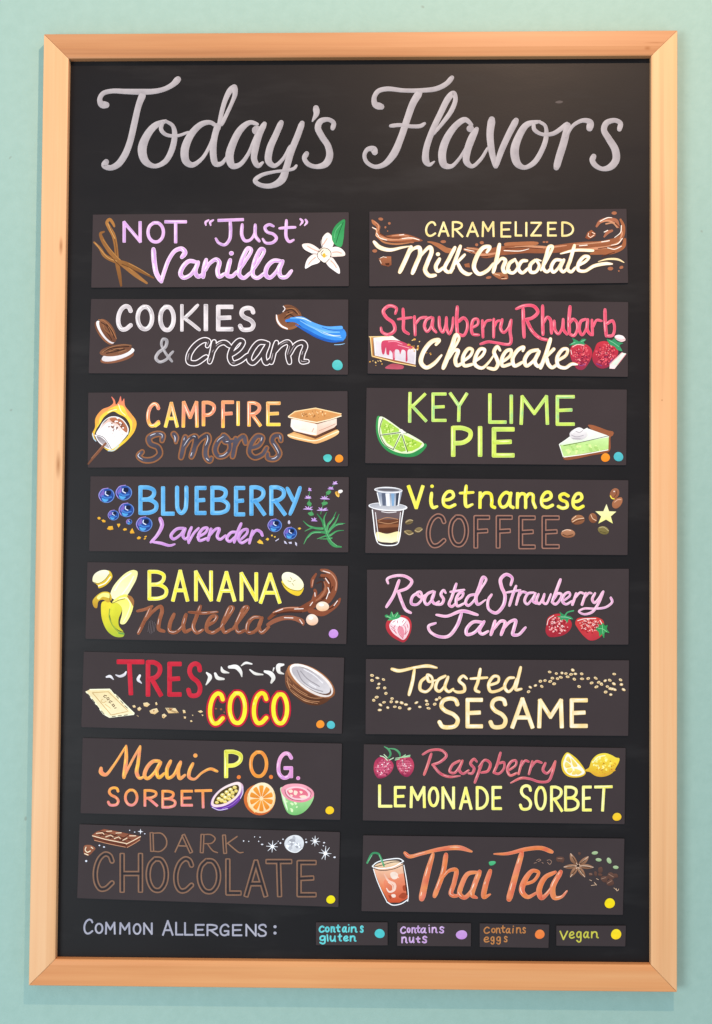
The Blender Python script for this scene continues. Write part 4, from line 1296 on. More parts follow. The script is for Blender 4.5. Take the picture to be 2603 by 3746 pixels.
# ---------------------------------------------------------------- right column
flavor([(48, 38), (1550, 22), (1560, 455), (48, 475)], 1320, 750,
       "dark card with cream script over a splash of brown liquid, top of the right column", '''
@splash|brown liquid splash at the left
f #b0704a/#8c5034 62,85 90,100 112,125 108,155 130,178 190,172 250,168 300,180 360,208 300,216 200,218 140,208 100,198 85,160 90,130 66,108
s #e8b48c 6 66,130,5 92,150 88,178 120,195,8 190,205 280,192,6 340,205,3
s #5a2f1e 5 110,165 160,190 230,192 ; 90,110 102,130
s #c98c6a 9 100,175,4 150,198,10 220,203,9 300,198,4 ; 78,95,3 100,118,8 100,150,4 ; 180,180,4 230,176,9 280,182,4
s #fdf2e6 4 68,132 88,140 ; 92,165 110,192 150,205 ; 240,196 300,192 340,204 ; 225,175 250,172
s #b47850 10 390,215,6 430,225,12 480,250,16 530,265,18 ; 100,190,6 130,215,10 200,228,10 300,218,4
@splash|small brown liquid streak before the wave
f #a86a46 395,212 450,222 500,248 540,275 500,280 450,250
@splash|brown liquid streak above the wave
f #a86a46 835,225 920,215 1035,218 1035,228 930,240 840,240
@splash|brown liquid wave behind the script
s #a46643/#8c5236 40 600,258,10 660,262,30 720,285,50 800,270,52 880,262,52 960,258,46 1040,262,40 1120,258,44 1200,250,50 1300,245,60 1400,240,60 1450,225,50 1500,205,40 1525,170,30 1530,120,20 1515,85,12
s #9c5f3e 34 1340,285,10 1400,275,30 1470,265,40 1530,240,26 1540,200,16
s #a4664a 18 1375,125,12 1395,98,20 1440,84,22 1490,92,20 1500,125,20 ; 1420,185,10 1440,160,20 1465,150,14
s #c98c6a 12 600,262,4 700,290,14 800,280,10 ; 860,252,4 960,244,12 1100,246,12 1200,236,5 ; 1250,262,5 1350,255,14 1450,242,14 1510,215,6 ; 1400,100,5 1440,92,10 1480,104,6 ; 1510,130,4 1524,165,10 1512,200,5
s #c08a68 8 1430,110 1470,105 1495,130 ; 620,250 700,262 ; 900,245 1000,240 1100,245 ; 1240,232 1360,222 1440,212
s #5c3020 5 840,255 940,248 1060,255 ; 640,275 700,300 740,300 ; 1385,255 1450,245 1510,230 ; 1405,300 1480,275 ; 1485,105 1515,140 1505,180
s #fdf0e2 5 1395,95 1440,74 1465,74,3 ; 1520,120 1515,160 1480,190,3 ; 1525,195 1500,225 1460,235,3 ; 835,266 930,268 980,256,3 ; 605,258 660,270,3 ; 1405,215 1450,208 ; 1275,238 1320,234 ; 1440,250 1480,258 1520,240 ; 1420,158 1440,148
s #f6dca8 8 1385,330,4 1440,316,10 1500,318,12 1535,335,5
@*droplet
d #a4684a 115 82 14 9 10 ; 165 107 8 8 ; 142 130 6 7 ; 155 152 4 4 ; 80 268 14 10 ; 480 214 16 9 ; 705 220 12 10 ; 675 232 9 9 ; 1068 216 8 6 ; 1085 216 8 6 ; 745 423 16 8 -10 ; 1478 47 15 10 ; 1456 371 16 11 ; 1520 364 12 9 -20 ; 1505 385 5 5 ; 296 218 14 5
@chocolate_chunk|brown chunk below the left end of the splash
p #a86a48/#7a4630 102,312 150,300 176,300 178,350 160,360 118,350
p #4c281a 140,340 165,338 165,352 145,352
l #fbe8d4 3 112,310 130,302 148,306 ; 110,322 118,340
@chocolate_chunk|brown chunk at the upper right
p #a4603e/#7c4028 1322,160 1345,145 1370,165 1368,182 1330,202 1308,192
l #fbe0c8 4 1328,165 1325,180 1340,190 1360,176 ; 1350,160 1365,168
p #542a1a 1340,165 1355,165 1348,175
@chocolate_chunk|brown chunks under the script
f #b0744e/#8c5238 765,400 800,395 850,400 858,430 820,436 785,420
p #5c3020 818,420 838,416 838,430 820,432
p #9c6040 602,345 632,338 636,365 608,362
s #f0cba8 3 780,402 810,410 ; 820,430 850,428
@painted_word|thin pale yellow capitals "CARAMELIZED"
Y caramel
G 12; C 380 100 434 180 ; A 454 102 510 180 ; R 536 100 592 184 ; A 620 104 682 182 ; M 710 100 774 182 ; E 820 104 872 184 ; L 903 100 936 178 ; I 955 104 975 180 ; Z 994 104 1050 178 ; E 1092 104 1138 178 ; D 1175 102 1238 180
@painted_word|cream script word "Milk"
Y milk
T 20; 76,215,22 105,245,26 165,262,24 240,248,16 285,240,8
T 26; 292,245 262,315 226,392 ; 252,325,18 302,258,22 338,248,26 345,285 322,345 300,398 ; 314,352,18 360,282,22 402,246,26 412,268 388,335 374,382 398,412 434,410
T 24; 458,315 436,362 448,386 485,362 ; 448,287 450,287
T 23; 548,248 515,312 488,372 510,392 540,368 ; 580,240 552,318 524,392 ; 605,290,20 565,330,18 548,345,16 ; 562,336,20 590,385,24 625,404,24 645,398,14
@painted_word|cream script word "Chocolate"
Y milk
T 26; 735,275 752,245 715,248 672,310 660,368 688,402 738,382 772,340,18
T 24; 808,230 795,300 772,392 ; 792,345,18 822,312,22 842,322 828,370 838,392 866,380
T 23; 898,318 866,342 858,385 888,396 915,362 902,320,18
T 23; 968,325 940,328 918,370 940,396 978,368
T 23; 1016,322 988,350 990,390 1020,390 1040,352 1022,320,18 1050,325,12
T 22; 1050,380 1095,300 1118,242 1100,242 1080,300 1064,370 1085,390 1112,368
T 22; 1172,322 1135,322 1110,365 1122,392 1150,370 1174,328 ; 1184,320 1164,370 1180,390 1205,370
T 22; 1246,236 1222,320 1206,375 1226,390 1252,365 ; 1165,284,12 1250,264,20 1355,266,20
T 22; 1262,355 1312,328 1330,304 1305,300 1270,340 1268,378 1305,386 1360,356,24 1430,342,22 1466,344,14
''')
flavor([(44, 24), (1560, 40), (1558, 477), (38, 458)], 1320, 1080,
       "dark card with pink letters above cream script, a slice of pink topped cheesecake and strawberries", '''
@cheesecake_slice|cheesecake slice with pink topping
f #a84a58/#c0566a 140,425 180,400 250,415 245,428 190,432
p #c98c50/#8e5a30 50,240 70,240 75,350 318,405 318,418 180,390 65,362
p #f6efec/#dcd4da 72,250 180,240 322,318 318,405 80,352
p #e8e0e4/#cfc6cf 80,262 322,322 316,398 82,345
l #f6d896 5 48,243 180,240 ; 55,246 64,355 200,392 318,414
p #f8eede 70,248 185,238 210,258 120,275
f #cc4a68/#c23c5c 122,270 165,262 230,268 300,300 318,312 275,318 270,385 262,388 258,325 240,318 228,345 220,320 200,318 196,378 188,380 182,335 168,322 162,350 150,345 145,305 134,345 126,345
s #eea0b0 4 160,272 200,270 240,285 ; 215,290 280,308 ; 192,330 193,365
s #96c 2 100,350 101,351
s #fff6ee 3 318,330 314,396 ; 85,270 84,335
@crumbs|tiny golden crumbs around the cheesecake|stuff
x #d8a04a/#b57c34/#f2cc80 13 315 290 40 38 7
x #d8a04a/#f2cc80 8 95 395 55 16 5
x #d8a04a 4 395 340 22 8 5
@strawberry|red strawberry touching the last letter
f #c83a48/#b12f44/#93304a 1228,300 1262,280 1310,285 1342,310 1350,345 1330,395 1295,435 1262,430 1232,385 1220,335
x #e0606a/#d8545e 40 1288 350 50 60 7
x #7a1c30/#6c1a40 46 1290 355 46 60 4.5
x #f0a0a0 16 1285 345 50 58 3.5
s #8a4a8a 4 1262,400 1285,412 1310,400
s #f8d8d4 4 1225,320 1230,345 ; 1235,302 1262,288 1300,292
f #2f8a5c/#3d9c68 1215,290 1240,270 1232,250 1258,262 1275,270 1290,255 1315,258 1300,275 1310,288 1280,284 1255,288 1235,292
s #8cc8a0 3 1228,284 1250,274 ; 1285,270 1305,262
@strawberry|red strawberry at the right end
f #c43644/#b22e40/#8c2a44 1362,320 1380,280 1420,268 1470,285 1500,320 1498,350 1470,395 1430,425 1390,425 1358,395 1350,355
x #de5c66/#d45060 46 1425 345 58 60 7
x #7a1c30/#641a40 52 1425 350 58 60 4.5
x #f2a4a4 18 1425 340 58 56 3.5
s #7a4488 4 1375,400 1405,412 ; 1468,372 1450,400
f #2f8a5c/#3c9866 1435,255 1465,262 1480,250 1495,270 1530,280 1510,292 1525,325 1495,318 1480,300 1455,290
s #8cc8a0 3 1450,264 1475,278 1505,300
@rhubarb_piece|pale rhubarb pieces
p #e6f0e4/#c8d8c8 1452,400 1520,335 1548,340 1500,405 1480,430 1450,428
p #f6dcdc 1452,404 1495,408 1480,430 1452,428
l #e69aa4 4 1455,402 1525,334 ; 1498,406 1546,344
f #f6ecec/#e6c8c8 1480,242 1495,232 1530,238 1544,262 1520,272 1490,258
s #d6848c 3 1484,250 1515,262 1540,258
@painted_word|pink word "Strawberry"
Y straw
T 20; 200,108 206,76 165,62 130,92 148,130 188,162 196,205 158,230 122,214 116,190
T 18; 245,80 248,150 250,205 278,226 ; 216,140 295,130
T 19; 312,125 316,232 ; 318,168 345,135 382,128
T 18; 410,128 383,142 370,182 386,212 406,190 418,138 ; 420,132 418,190 438,216
T 18; 456,128 460,190 478,216 492,180 498,132 ; 498,130 500,192 516,226 532,190 538,130
T 20; 562,68 558,150 562,225 ; 562,225 598,235 618,200 618,152 598,132 568,155
T 18; 650,190 682,168 680,140 658,142 645,182 652,226 688,232
T 18; 708,148 712,245 ; 712,192 732,152 758,145 ; 775,140 774,245 ; 776,190 795,152 812,148
T 18; 824,142 815,195 832,218 860,190 872,150 ; 876,145 870,210 876,262 868,285 790,278 742,272 698,285
@painted_word|pink word "Rhubarb"
Y straw
T 20; 906,80 950,62 1008,64 1032,98 1000,132 958,142 ; 946,78 948,160 952,245 ; 968,148 1000,210 1045,250 1090,262
T 19; 1060,62 1060,150 1062,230 ; 1064,165 1088,128 1106,145 1112,222
T 18; 1128,150 1132,202 1152,226 1172,196 1180,142 ; 1180,140 1182,200 1202,228
T 20; 1220,66 1214,150 1216,222 ; 1216,225 1242,236 1262,202 1258,156 1238,140 1218,162
T 18; 1312,140 1284,152 1274,202 1290,232 1312,202 1320,150 ; 1324,142 1322,205 1342,232
T 18; 1348,145 1352,232 ; 1354,188 1376,146 1404,150
T 20; 1424,84 1426,170 1432,238 ; 1432,238 1468,234 1480,190 1468,150 1432,168
@painted_word|cream script word "Cheesecake"
Y milk
T 27; 438,288 456,262 415,270 365,330 350,392 380,422 425,400 470,350,18
T 24; 490,405,20 530,330,20 572,248,22 556,230,24 530,300,28 480,425,28 ; 512,372,18 546,322,22 566,322,24 550,380 560,410 595,395
T 23; 592,388 640,350 650,318 628,312 595,362 602,410 655,402
T 23; 658,390 710,350 722,318 698,314 668,362 666,405 705,425 745,392,18 778,345,14
T 23; 812,322 796,300 776,330 792,370 800,400 782,430 740,424
T 23; 828,388 872,350 876,320 850,325 822,372 826,412 878,400
T 24; 945,325 950,303 918,318 885,370 896,412 945,390
T 24; 1032,318 985,332 955,380 965,412 1002,388 1038,335 ; 1040,328 1015,390 1035,415 1065,390
T 24; 1106,255 1080,340 1048,425 ; 1125,315,22 1082,358,20 ; 1082,362 1092,400 1115,422 1150,400
T 23; 1142,385 1198,348 1205,316 1180,315 1145,365 1152,412 1192,424 1230,402 1262,404,14
''')
flavor([(32, 14), (1552, 24), (1548, 466), (24, 454)], 1320, 1410,
       "dark card with lime green capitals, a lime wedge and a slice of green pie", '''
@lime_wedge|green lime wedge
f #3f9c54/#2f8c4c 100,178 88,215 90,280 110,335 150,380 200,405 260,418 320,412 360,385 384,350 375,338 320,370
f #eef6d8/#dcecc0 112,182 100,225 104,285 130,340 175,375 230,395 290,396 335,375 368,345 240,260
p #b0d85a/#a4d050 130,192 222,255 222,270 122,284 114,240
p #a0cc4c/#b4dc5c 124,292 225,282 190,362 150,335
p #a8d24c/#9cc84c 236,292 262,382 235,388 196,370
p #b8dc54/#a8d048 246,286 358,338 340,362 300,382 272,386
x #d8ee8c/#8cbc3c 34 165 248 30 28 6
x #d8ee8c/#8cbc3c 18 175 312 26 22 5
x #d8ee8c/#8cbc3c 14 230 350 22 28 5
x #d8ee8c/#8cbc3c 30 290 338 32 24 6
s #26301c 4 118,290 225,275 240,272 ; 232,285 190,370 ; 238,288 272,388 ; 245,280 285,275 ; 128,190 112,235 112,290 145,350 190,375
p #f4f8e6 222,258 238,255 262,278 238,282
@pie_slice|green pie slice with cream on top
f #9a5c3c/#8c5034 1325,232 1345,230 1440,262 1474,272 1470,292 1458,300 1456,370 1445,388 1350,408 1190,434 1180,420 1400,330
p #f2f4ee/#dce8d4 1158,345 1215,300 1320,250 1448,295 1446,305 1180,352
p #c8e8a0/#b4dc80/#c4e294 1160,350 1446,302 1444,372 1184,418
x #d8ee9c/#a8d074 26 1290 370 110 26 10
s #2c2a22 3 1182,352 1300,328 1446,294
s #f6faf0 5 1158,345 1180,415 ; 1186,418 1300,402 1442,376 ; 1160,342 1225,300 1320,250
f #f4f2f0/#cfc9cc 1218,280 1240,258 1275,245 1305,262 1322,290 1300,312 1255,318 1225,308
s #a8a2a8 4 1228,290 1255,300 1298,292 ; 1250,265 1275,275 1295,262 ; 1235,310 1280,312
s #ffffff 5 1232,278 1255,262 1280,252
@painted_word|lime green capitals "KEY"
Y lime
G 18; E 420 50 492 204
K 19; 286,46 284,120 ; 284,120 284,210
K 18; 372,52 300,122 ; 296,118 378,206
K 19; 522,48 572,120 ; 616,50 572,120 570,205
@painted_word|lime green capitals "LIME"
Y lime
G 20; L 752 54 842 214 ; I 866 62 888 216 ; M 935 66 1088 222 ; E 1146 66 1240 226
@painted_word|lime green capitals "PIE"
Y limey
G 26; P 538 248 640 406 ; I 684 248 706 406 ; E 776 256 886 408
@allergen_dot|orange dot
d #f39a30/#ee8620 1427 421 26 25
@allergen_dot|teal dot
d #58bfc6/#48aab4 1503 416 28 27
''')
flavor([(34, 12), (1561, 27), (1556, 464), (24, 452)], 1320, 1740,
       "dark card with yellow letters, outlined brown capitals, a filter coffee glass, beans and a star", '''
@coffee_glass|glass of layered coffee under a metal drip filter
p #6a5a5c/#5a4a4c 70,190 238,190 222,395 90,395
p #6b3f2a/#4c2a1c 92,255 226,255 222,335 96,335
f #f4e2a4/#fdf4cc 90,330 150,340 225,328 218,385 155,390 98,378
p #8a5638 100,285 220,282 218,300 104,305
s #b98862 4 98,262 150,245 215,255 ; 102,270 160,280 215,268
p #8c96a8/#c4c8d0 96,95 240,95 220,180 110,180
p #5c6478 120,102 145,102 145,172 125,172
p #eef0f4 140,104 165,104 168,176 148,176
p #7ea4c8 175,104 195,104 192,172 178,172
p #3c4250 205,104 225,100 214,172 200,174
d #f2f2f4 160 84 83 18 2
d #9a9ca4/#c4c6cc 160 84 76 13 2
d #4c484e/#77757c 160 84 62 8 2
d #f6f6f8 157 182 111 25 3
d #a4a6ae/#c8cad0 157 180 104 20 3
p #8c96a8/#c4c8d0 98,112 222,112 216,176 112,174
p #5c6478 120,104 145,104 145,176 125,175
p #eef0f4 142,104 166,104 168,178 150,177
p #7ea4c8 176,104 195,104 192,176 180,177
p #3c4250 205,104 222,102 214,172 202,176
s #ffffff 5 94,100 112,176 ; 226,100 216,176
s #ffffff 6 66,200 74,270 84,350 102,395 160,408 212,398 226,360 236,270 248,195
s #f0ecec 4 84,215 94,300 104,370 ; 120,210 160,216 205,212 ; 230,215 222,300 212,375
s #241c1e 4 100,392 155,398 212,386
@coffee_bean|two olive beans beside the glass
d #8c7a54/#6c5a38 280 270 24 14 -15 ; 278 332 28 14 10 ; 335 317 24 15 -15
s #c4ae84 4 262,272 285,258 302,262 ; 255,325 280,345 305,335 ; 315,320 335,328 358,312
s #4a3a26 3 265,278 300,268 ; 262,330 300,328
@coffee_bean|pale brown bean after the outlined capitals
d #c08a68/#8c5a3c 1209 338 41 25 4
s #4a2a1c 4 1178,342 1200,352 1235,345
s #f2d0b4 4 1175,325 1200,316 1225,320
@coffee_bean|split brown bean left of the star
d #a8724e/#7a4a30 1266 258 40 28 -12
s #f0cca8 4 1235,270 1260,255 1300,248 ; 1232,255 1255,236
s #4a2818 4 1238,278 1265,264 1302,256
@coffee_bean|dark bean touching the star
d #9a6444/#744630 1354 248 24 30 -20
s #ecc4a0 4 1342,228 1352,250 1372,262
@coffee_bean|olive bean below the star
d #8a7c4c/#6c6034 1415 319 34 23 15
s #c4b888 3 1390,305 1415,300 1445,322
s #4c4424 3 1395,325 1430,335
@coffee_bean|uppermost glossy bean
f #a0684c/#8c5438 1452,118 1462,85 1485,73 1505,84 1506,110 1490,132 1468,138
s #f4e04c 6 1456,118 1464,132 1478,136
d #f0dcd0 1478 92 5 4
s #6c3a26 4 1492,88 1490,108 1478,122
@coffee_bean|glossy bean just above the star
f #b07452/#9a6040 1466,160 1478,142 1500,130 1522,128 1526,150 1512,178 1490,192 1470,185
s #e0b090 4 1480,155 1500,140 1518,140
@star|pale yellow five pointed star
p #fbf7c0/#eeea8c 1433,166 1448,208 1490,210 1458,238 1470,280 1430,256 1385,280 1402,238 1368,208 1415,208
@painted_word|yellow word "Vietnamese"
Y viet
K 21; 278,64 322,186 ; 322,186 360,64
T 20; 412,102 408,155 420,186 444,180 ; 414,62 415,62
G 19; e 478 92 548 184 ; n 694 100 776 186 ; a 808 98 884 186 ; m 912 104 1018 186 ; e 1052 96 1118 186 ; s 1152 106 1212 190 ; e 1236 104 1296 192
T 20; 614,60 608,130 616,180 650,168 ; 578,102 655,98
@painted_word|outlined brown capitals "COFFEE"
Y coffee
G 14; C 392 234 486 410 ; O 522 238 616 406 ; F 670 244 742 414 ; F 800 244 874 414 ; E 932 246 1008 416 ; E 1068 246 1148 414
''')
flavor([(34, 22), (1564, 17), (1561, 460), (34, 462)], 1320, 2070,
       "dark card with rose pink script, one halved strawberry and two whole strawberries", '''
@strawberry|halved strawberry with pale inside
f #c83c44/#a82c38 150,325 180,300 230,288 275,300 294,335 285,400 250,446 215,435 165,400 145,360
f #f4dce0/#eec4cc 165,345 195,310 235,300 270,315 284,350 276,395 248,432 215,415 180,385
f #ffffff 175,330 205,308 240,302 262,318 240,345 200,350
s #d2566c 4 225,350 215,370 225,400 245,425 ; 200,345 190,365 ; 185,330 200,320 ; 255,350 262,375 255,400 ; 240,330 250,315 ; 215,335 212,320 ; 195,375 205,395 ; 268,340 274,360
f #e28c9c 228,352 244,360 252,395 246,420 230,400 218,370
s #c05468 3 172,350 200,372 ; 178,365 206,392 ; 262,325 245,350 ; 272,380 258,400
f #2f8a50/#48a868 138,290 152,284 165,292 178,264 190,285 215,268 220,285 232,288 225,302 190,315 155,318 165,305 145,302
s #a4dca8 3 150,294 175,305 ; 180,272 188,295 ; 214,276 200,298
@strawberry|round red strawberry with leafy stem
f #c4343c/#b42e3a/#9c2836 1082,345 1090,305 1120,285 1165,280 1205,300 1230,335 1222,370 1190,400 1140,415 1095,412 1078,385
x #f2a8a6/#e88888 60 1152 348 58 48 6
x #8c1c2c/#a8242e 60 1152 352 58 50 6
x #fae0dc 30 1150 345 56 46 3.5
s #f8dcd8 4 1086,345 1095,312 1125,290
f #2f8a58/#3e9c64 1140,296 1165,290 1158,268 1180,282 1195,290 1222,295 1238,312 1212,312 1205,332 1188,312 1165,318 1160,302
s #46a46c 8 1190,292,10 1205,272 1240,262,8
s #9cd8ac 3 1165,298 1200,300 1225,308
@strawberry|tapering red strawberry lying on its side
f #d0403c/#c83c40/#b83440 1250,335 1262,308 1320,302 1375,300 1412,318 1420,350 1415,395 1375,430 1335,435 1300,410 1265,365
x #f2a89e/#ec8c84 54 1335 348 62 36 6
x #9c222c/#b02c34 56 1338 352 60 40 6
x #fae4de 28 1335 345 60 34 3.5
s #fae0dc 5 1265,320 1300,310 1370,308 ; 1395,318 1410,345
f #2f8a4c/#3e9c5c 1370,368 1390,352 1382,338 1402,345 1412,332 1425,350 1440,345 1435,368 1450,392 1425,388 1418,422 1405,400 1392,412 1388,388
s #84d090 3 1385,365 1410,368 1435,385 ; 1408,345 1412,395
@painted_word|rose pink script word "Roasted"
Y rose
T 18; 158,102 152,78 190,60 255,60 296,90 272,128 215,150 ; 222,85 190,172 148,240 ; 218,152 240,215 262,258 290,274
T 17; 332,156 300,180 294,220 325,226 356,190 346,152 325,160 352,184 380,168
T 17; 420,148 385,166 370,206 385,226 415,196 430,155 ; 430,152 414,200 432,222 455,208
T 17; 494,158 482,142 466,166 482,196 470,222 438,226
T 17; 556,105 530,182 514,226 530,238 555,215 ; 522,152 602,140
T 17; 552,204 590,180 596,156 575,160 555,196 562,234 605,218
T 17; 668,166 630,176 610,216 625,232 660,202 682,162 ; 660,205,12 700,135,14 730,78,18 714,66,20 692,120,20 670,190,20 682,225,18 728,198,12
@painted_word|rose pink script word "Strawberry"
Y rose
T 20; 874,112 882,70 848,50 815,78 820,122 840,172 830,232 788,275 745,252 742,200 762,168
T 17; 905,118 882,180 866,232 ; 852,155 930,142
T 17; 926,150 906,226 ; 914,188 942,152 968,158
T 16; 1008,156 975,162 955,205 970,224 1000,192 1018,160 ; 1018,160 1004,205 1022,220
T 16; 1036,165 1024,206 1040,222 1066,180 ; 1070,165 1062,210 1080,222 1102,182 1108,165
T 18; 1164,80 1140,145 1115,212 ; 1115,212 1135,224 1162,196 1170,166 1146,162 1128,190
T 16; 1186,202 1220,172 1215,155 1190,165 1175,206 1196,224 1232,205
T 16; 1256,162 1234,226 ; 1245,192 1280,156 1300,162 ; 1312,160 1290,226 ; 1300,192 1332,158 1345,160
T 16; 1366,160 1350,196 1362,216 1388,190 1410,152 ; 1414,150 1384,222 1348,270 1300,282,14 1272,266,14 1300,250,14 1370,250,14 1432,240,16 1466,210,18 1458,186,20
@painted_word|rose pink script word "Jam"
Y rose
T 20; 440,286,16 500,294,18 590,264,22 680,286,18 ; 586,280 560,350 510,410 452,412 402,382 394,352 436,334,16
T 20; 712,330 655,328 615,372 618,400 660,390 708,338 ; 718,325 690,380 706,398 742,382
T 20; 782,322 770,365 758,402 ; 772,372 818,322 840,328 818,402 ; 826,372 872,325 902,318 892,368 886,400 918,402 960,360
''')
SEEDS = [(64, 113), (64, 142), (95, 128), (131, 137), (104, 163), (99, 186), (138, 186), (145, 218), (91, 240), (74, 258), (113, 285), (109, 315),
         (134, 270), (156, 301), (181, 248), (176, 267), (208, 268), (197, 296), (226, 302), (237, 273), (262, 283), (282, 308), (323, 272), (343, 297),
         (382, 262), (386, 282), (394, 305), (430, 281), (441, 254), (459, 244), (978, 208), (988, 182), (1018, 172), (1047, 147), (1055, 177),
         (1074, 143), (1104, 148), (1101, 93), (1117, 129), (1127, 162), (1140, 102), (1147, 132), (1166, 124), (1173, 99), (1196, 102), (1206, 121),
         (1226, 107), (1236, 82), (1251, 104), (1245, 135), (1288, 104), (1290, 133), (1273, 178), (1326, 131), (1346, 157), (1370, 129), (1374, 180),
         (1387, 153), (1402, 162), (1425, 144), (1452, 141), (1438, 178), (1428, 210), (1455, 190), (1458, 225), (1476, 162), (1481, 196), (1478, 105),
         (1515, 139), (1520, 166), (1533, 196), (1404, 166), (1466, 192)]
_r = random.Random(5)
seed_lines = []
for (sx, sy) in SEEDS:
    rot, a, b = _r.uniform(-30, 30), _r.uniform(8.5, 12), _r.uniform(6.5, 8.5)
    seed_lines += ['@sesame_seed', 'd #f2dcae/#e2bd84 %g %g %g %g %g' % (sx, sy, a, b, rot),
                   'd %s %g %g %g %g %g' % (_r.choice(['#7a5a3c', '#fff8ea', '#8a6444']), sx + 1, sy, a * .35, b * .3, rot)]
flavor([(28, 17), (1565, 25), (1560, 466), (26, 456)], 1320, 2400,
       "dark card with cream script and capitals and scattered sesame seeds", '''
''' + '\n'.join(seed_lines) + '''
@painted_word|cream script word "Toasted"
Y sesame
T 20; 180,76,22 220,86,22 320,66,18 390,58,22 442,68,14 ; 312,76,16 300,150,20 280,226,20
T 19; 385,120 350,150 346,196 380,208 415,172 412,122 388,110 396,148 440,140,12
T 19; 492,116 450,140 436,190 456,206 490,172 506,122 ; 508,122 490,185 512,208 538,192
T 19; 618,132 596,116 572,142 602,174 602,204 560,210 534,196,12
T 19; 696,76 682,150 668,198 690,210 ; 640,132 736,126
T 19; 744,172 800,150 802,122 776,118 745,165 756,206 800,202 842,178
T 19; 892,126 862,130 838,180 860,208 890,182 908,132 ; 932,66 912,150 904,196 936,192
@painted_word|cream capitals "SESAME"
Y sesame
G 25; S 458 248 568 416 ; E 622 256 702 410 ; S 756 248 846 416 ; A 884 252 1000 414 ; M 1040 260 1172 412 ; E 1230 258 1314 408
''')
flavor([(32, 20), (1561, 42), (1555, 487), (26, 465)], 1310, 2710,
       "dark card with red script above yellow capitals, two raspberries, lemons and a yellow dot", '''
@raspberry|left raspberry
f #a83258/#c0405c/#8c284c 90,150 100,115 125,95 160,98 195,120 206,145 190,185 150,215 115,218 95,190
''' + 'd #dc6a86/#a02c50 ' + ' ; '.join('%g %g 10 9' % (148 + (i - 3) * 17 + (j % 2) * 8 - (j - 3) * 3, 118 + j * 14) for j in range(7) for i in range(7) if (((i - 3) * 17 + (j % 2) * 8) / 54) ** 2 + ((j - 3) * 15 / 58) ** 2 < .72) + '''
x #fbe4e6/#f8ccd2 20 145 155 40 44 4
x #4c1028/#5c1430 20 145 160 48 52 3.5
s #5aa070/#3c8a58 11 152,34,5 178,52,12 188,80,12 172,105,8
s #cfe8c4 5 128,88 150,95 170,115 ; 150,80 168,98 ; 205,100 182,112
@raspberry|right raspberry
f #b03658/#c4445e/#8c284c 222,120 240,95 270,88 305,98 324,130 320,175 290,210 262,205 235,175
''' + 'd #de7088/#a43052 ' + ' ; '.join('%g %g 9 8' % (272 + (i - 3) * 15 + (j % 2) * 7, 108 + j * 14) for j in range(7) for i in range(7) if (((i - 3) * 15 + (j % 2) * 7) / 46) ** 2 + ((j - 3) * 15 / 56) ** 2 < .72) + '''
x #fbe4e6/#f8ccd2 18 272 148 36 42 4
x #4c1028/#5c1430 16 272 152 42 50 3.5
s #5aa070/#3c8a58 11 180,45,5 215,50,10 240,72,12 245,98,6
s #a8d8a8 5 218,102 245,98 300,92 ; 250,98 275,82 ; 215,112 240,106 ; 270,92 302,84
@lemon_wedge|cut lemon wedge
f #f2d644/#e4bc30 1218,68 1195,95 1185,130 1195,180 1225,208 1280,214 1318,202 1328,185 1290,120 1245,80
f #fbf6e0 1222,76 1204,105 1196,140 1208,178 1235,200 1285,205 1322,185 1270,120
f #f6e478/#f0cc5c 1224,90 1235,100 1240,130 1225,122 1212,112 ; 1212,122 1225,128 1244,150 1215,160 1204,145 ; 1216,168 1246,158 1252,172 1236,192 1220,182 ; 1258,172 1270,196 1245,196 ; 1262,162 1305,182 1285,198 1272,194 ; 1242,100 1280,148 1258,152 1248,130
s #e8a04c 3 1232,110 1238,122 ; 1222,150 1240,152 ; 1240,180 1250,176
@lemon|whole yellow lemon
f #f6e04c/#eec83a/#d8a62c 1325,170 1345,158 1362,115 1395,82 1440,72 1480,84 1505,98 1524,102 1522,122 1508,150 1480,190 1430,210 1385,205 1350,182 1330,178
x #fbf2a0/#f8ea74 30 1425 130 58 42 8
x #dca02c/#c88c28 26 1450 155 60 40 5
s #fff8c0 6 1375,120 1400,95 1440,86
s #e8a83c 4 1360,180 1400,198 1450,196 1495,160
@painted_word|red script word "Raspberry"
Y rasp
T 16; 376,80 420,56 486,56 514,86 480,122 432,140 ; 426,76 402,150 384,198 ; 436,142 478,190 530,210 594,205,10
T 16; 592,116 550,140 534,180 560,188 590,152 606,118 ; 608,116 590,172 610,192 644,172
T 16; 692,122 676,106 655,132 676,162 664,190 644,190
T 16; 724,122 700,190 680,244 ; 704,152 740,112 770,132 756,176 718,186
T 16; 830,70 810,140 790,186 ; 790,186 820,192 850,160 850,126 820,132
T 16; 880,172 920,140 920,116 895,120 870,165 886,202 926,188
T 16; 955,118 936,194 ; 944,158 975,116 994,122 ; 1016,120 996,194 ; 1005,160 1040,120 1070,128
T 16; 1092,130 1078,172 1100,190 1130,160 1148,122 ; 1150,120 1132,190 1110,234 1060,240 1000,222 950,218 890,246,10
@painted_word|yellow capitals "LEMONADE"
Y lemon
G 17; L 124 262 192 382 ; E 216 272 270 380 ; M 308 272 386 386 ; O 414 274 464 380 ; N 494 274 556 392 ; A 596 276 658 396 ; D 694 272 754 396 ; E 786 272 832 396
@painted_word|yellow capitals "SORBET"
Y lemon
G 17; S 946 262 1008 400 ; O 1036 270 1092 400 ; R 1128 270 1188 408 ; B 1210 270 1282 404 ; E 1314 270 1356 404
K 17; 1384,270 1478,268 ; 1434,274 1426,406
@allergen_dot|yellow dot
d #f7cf34/#eebc28 1510 444 26 23
''')
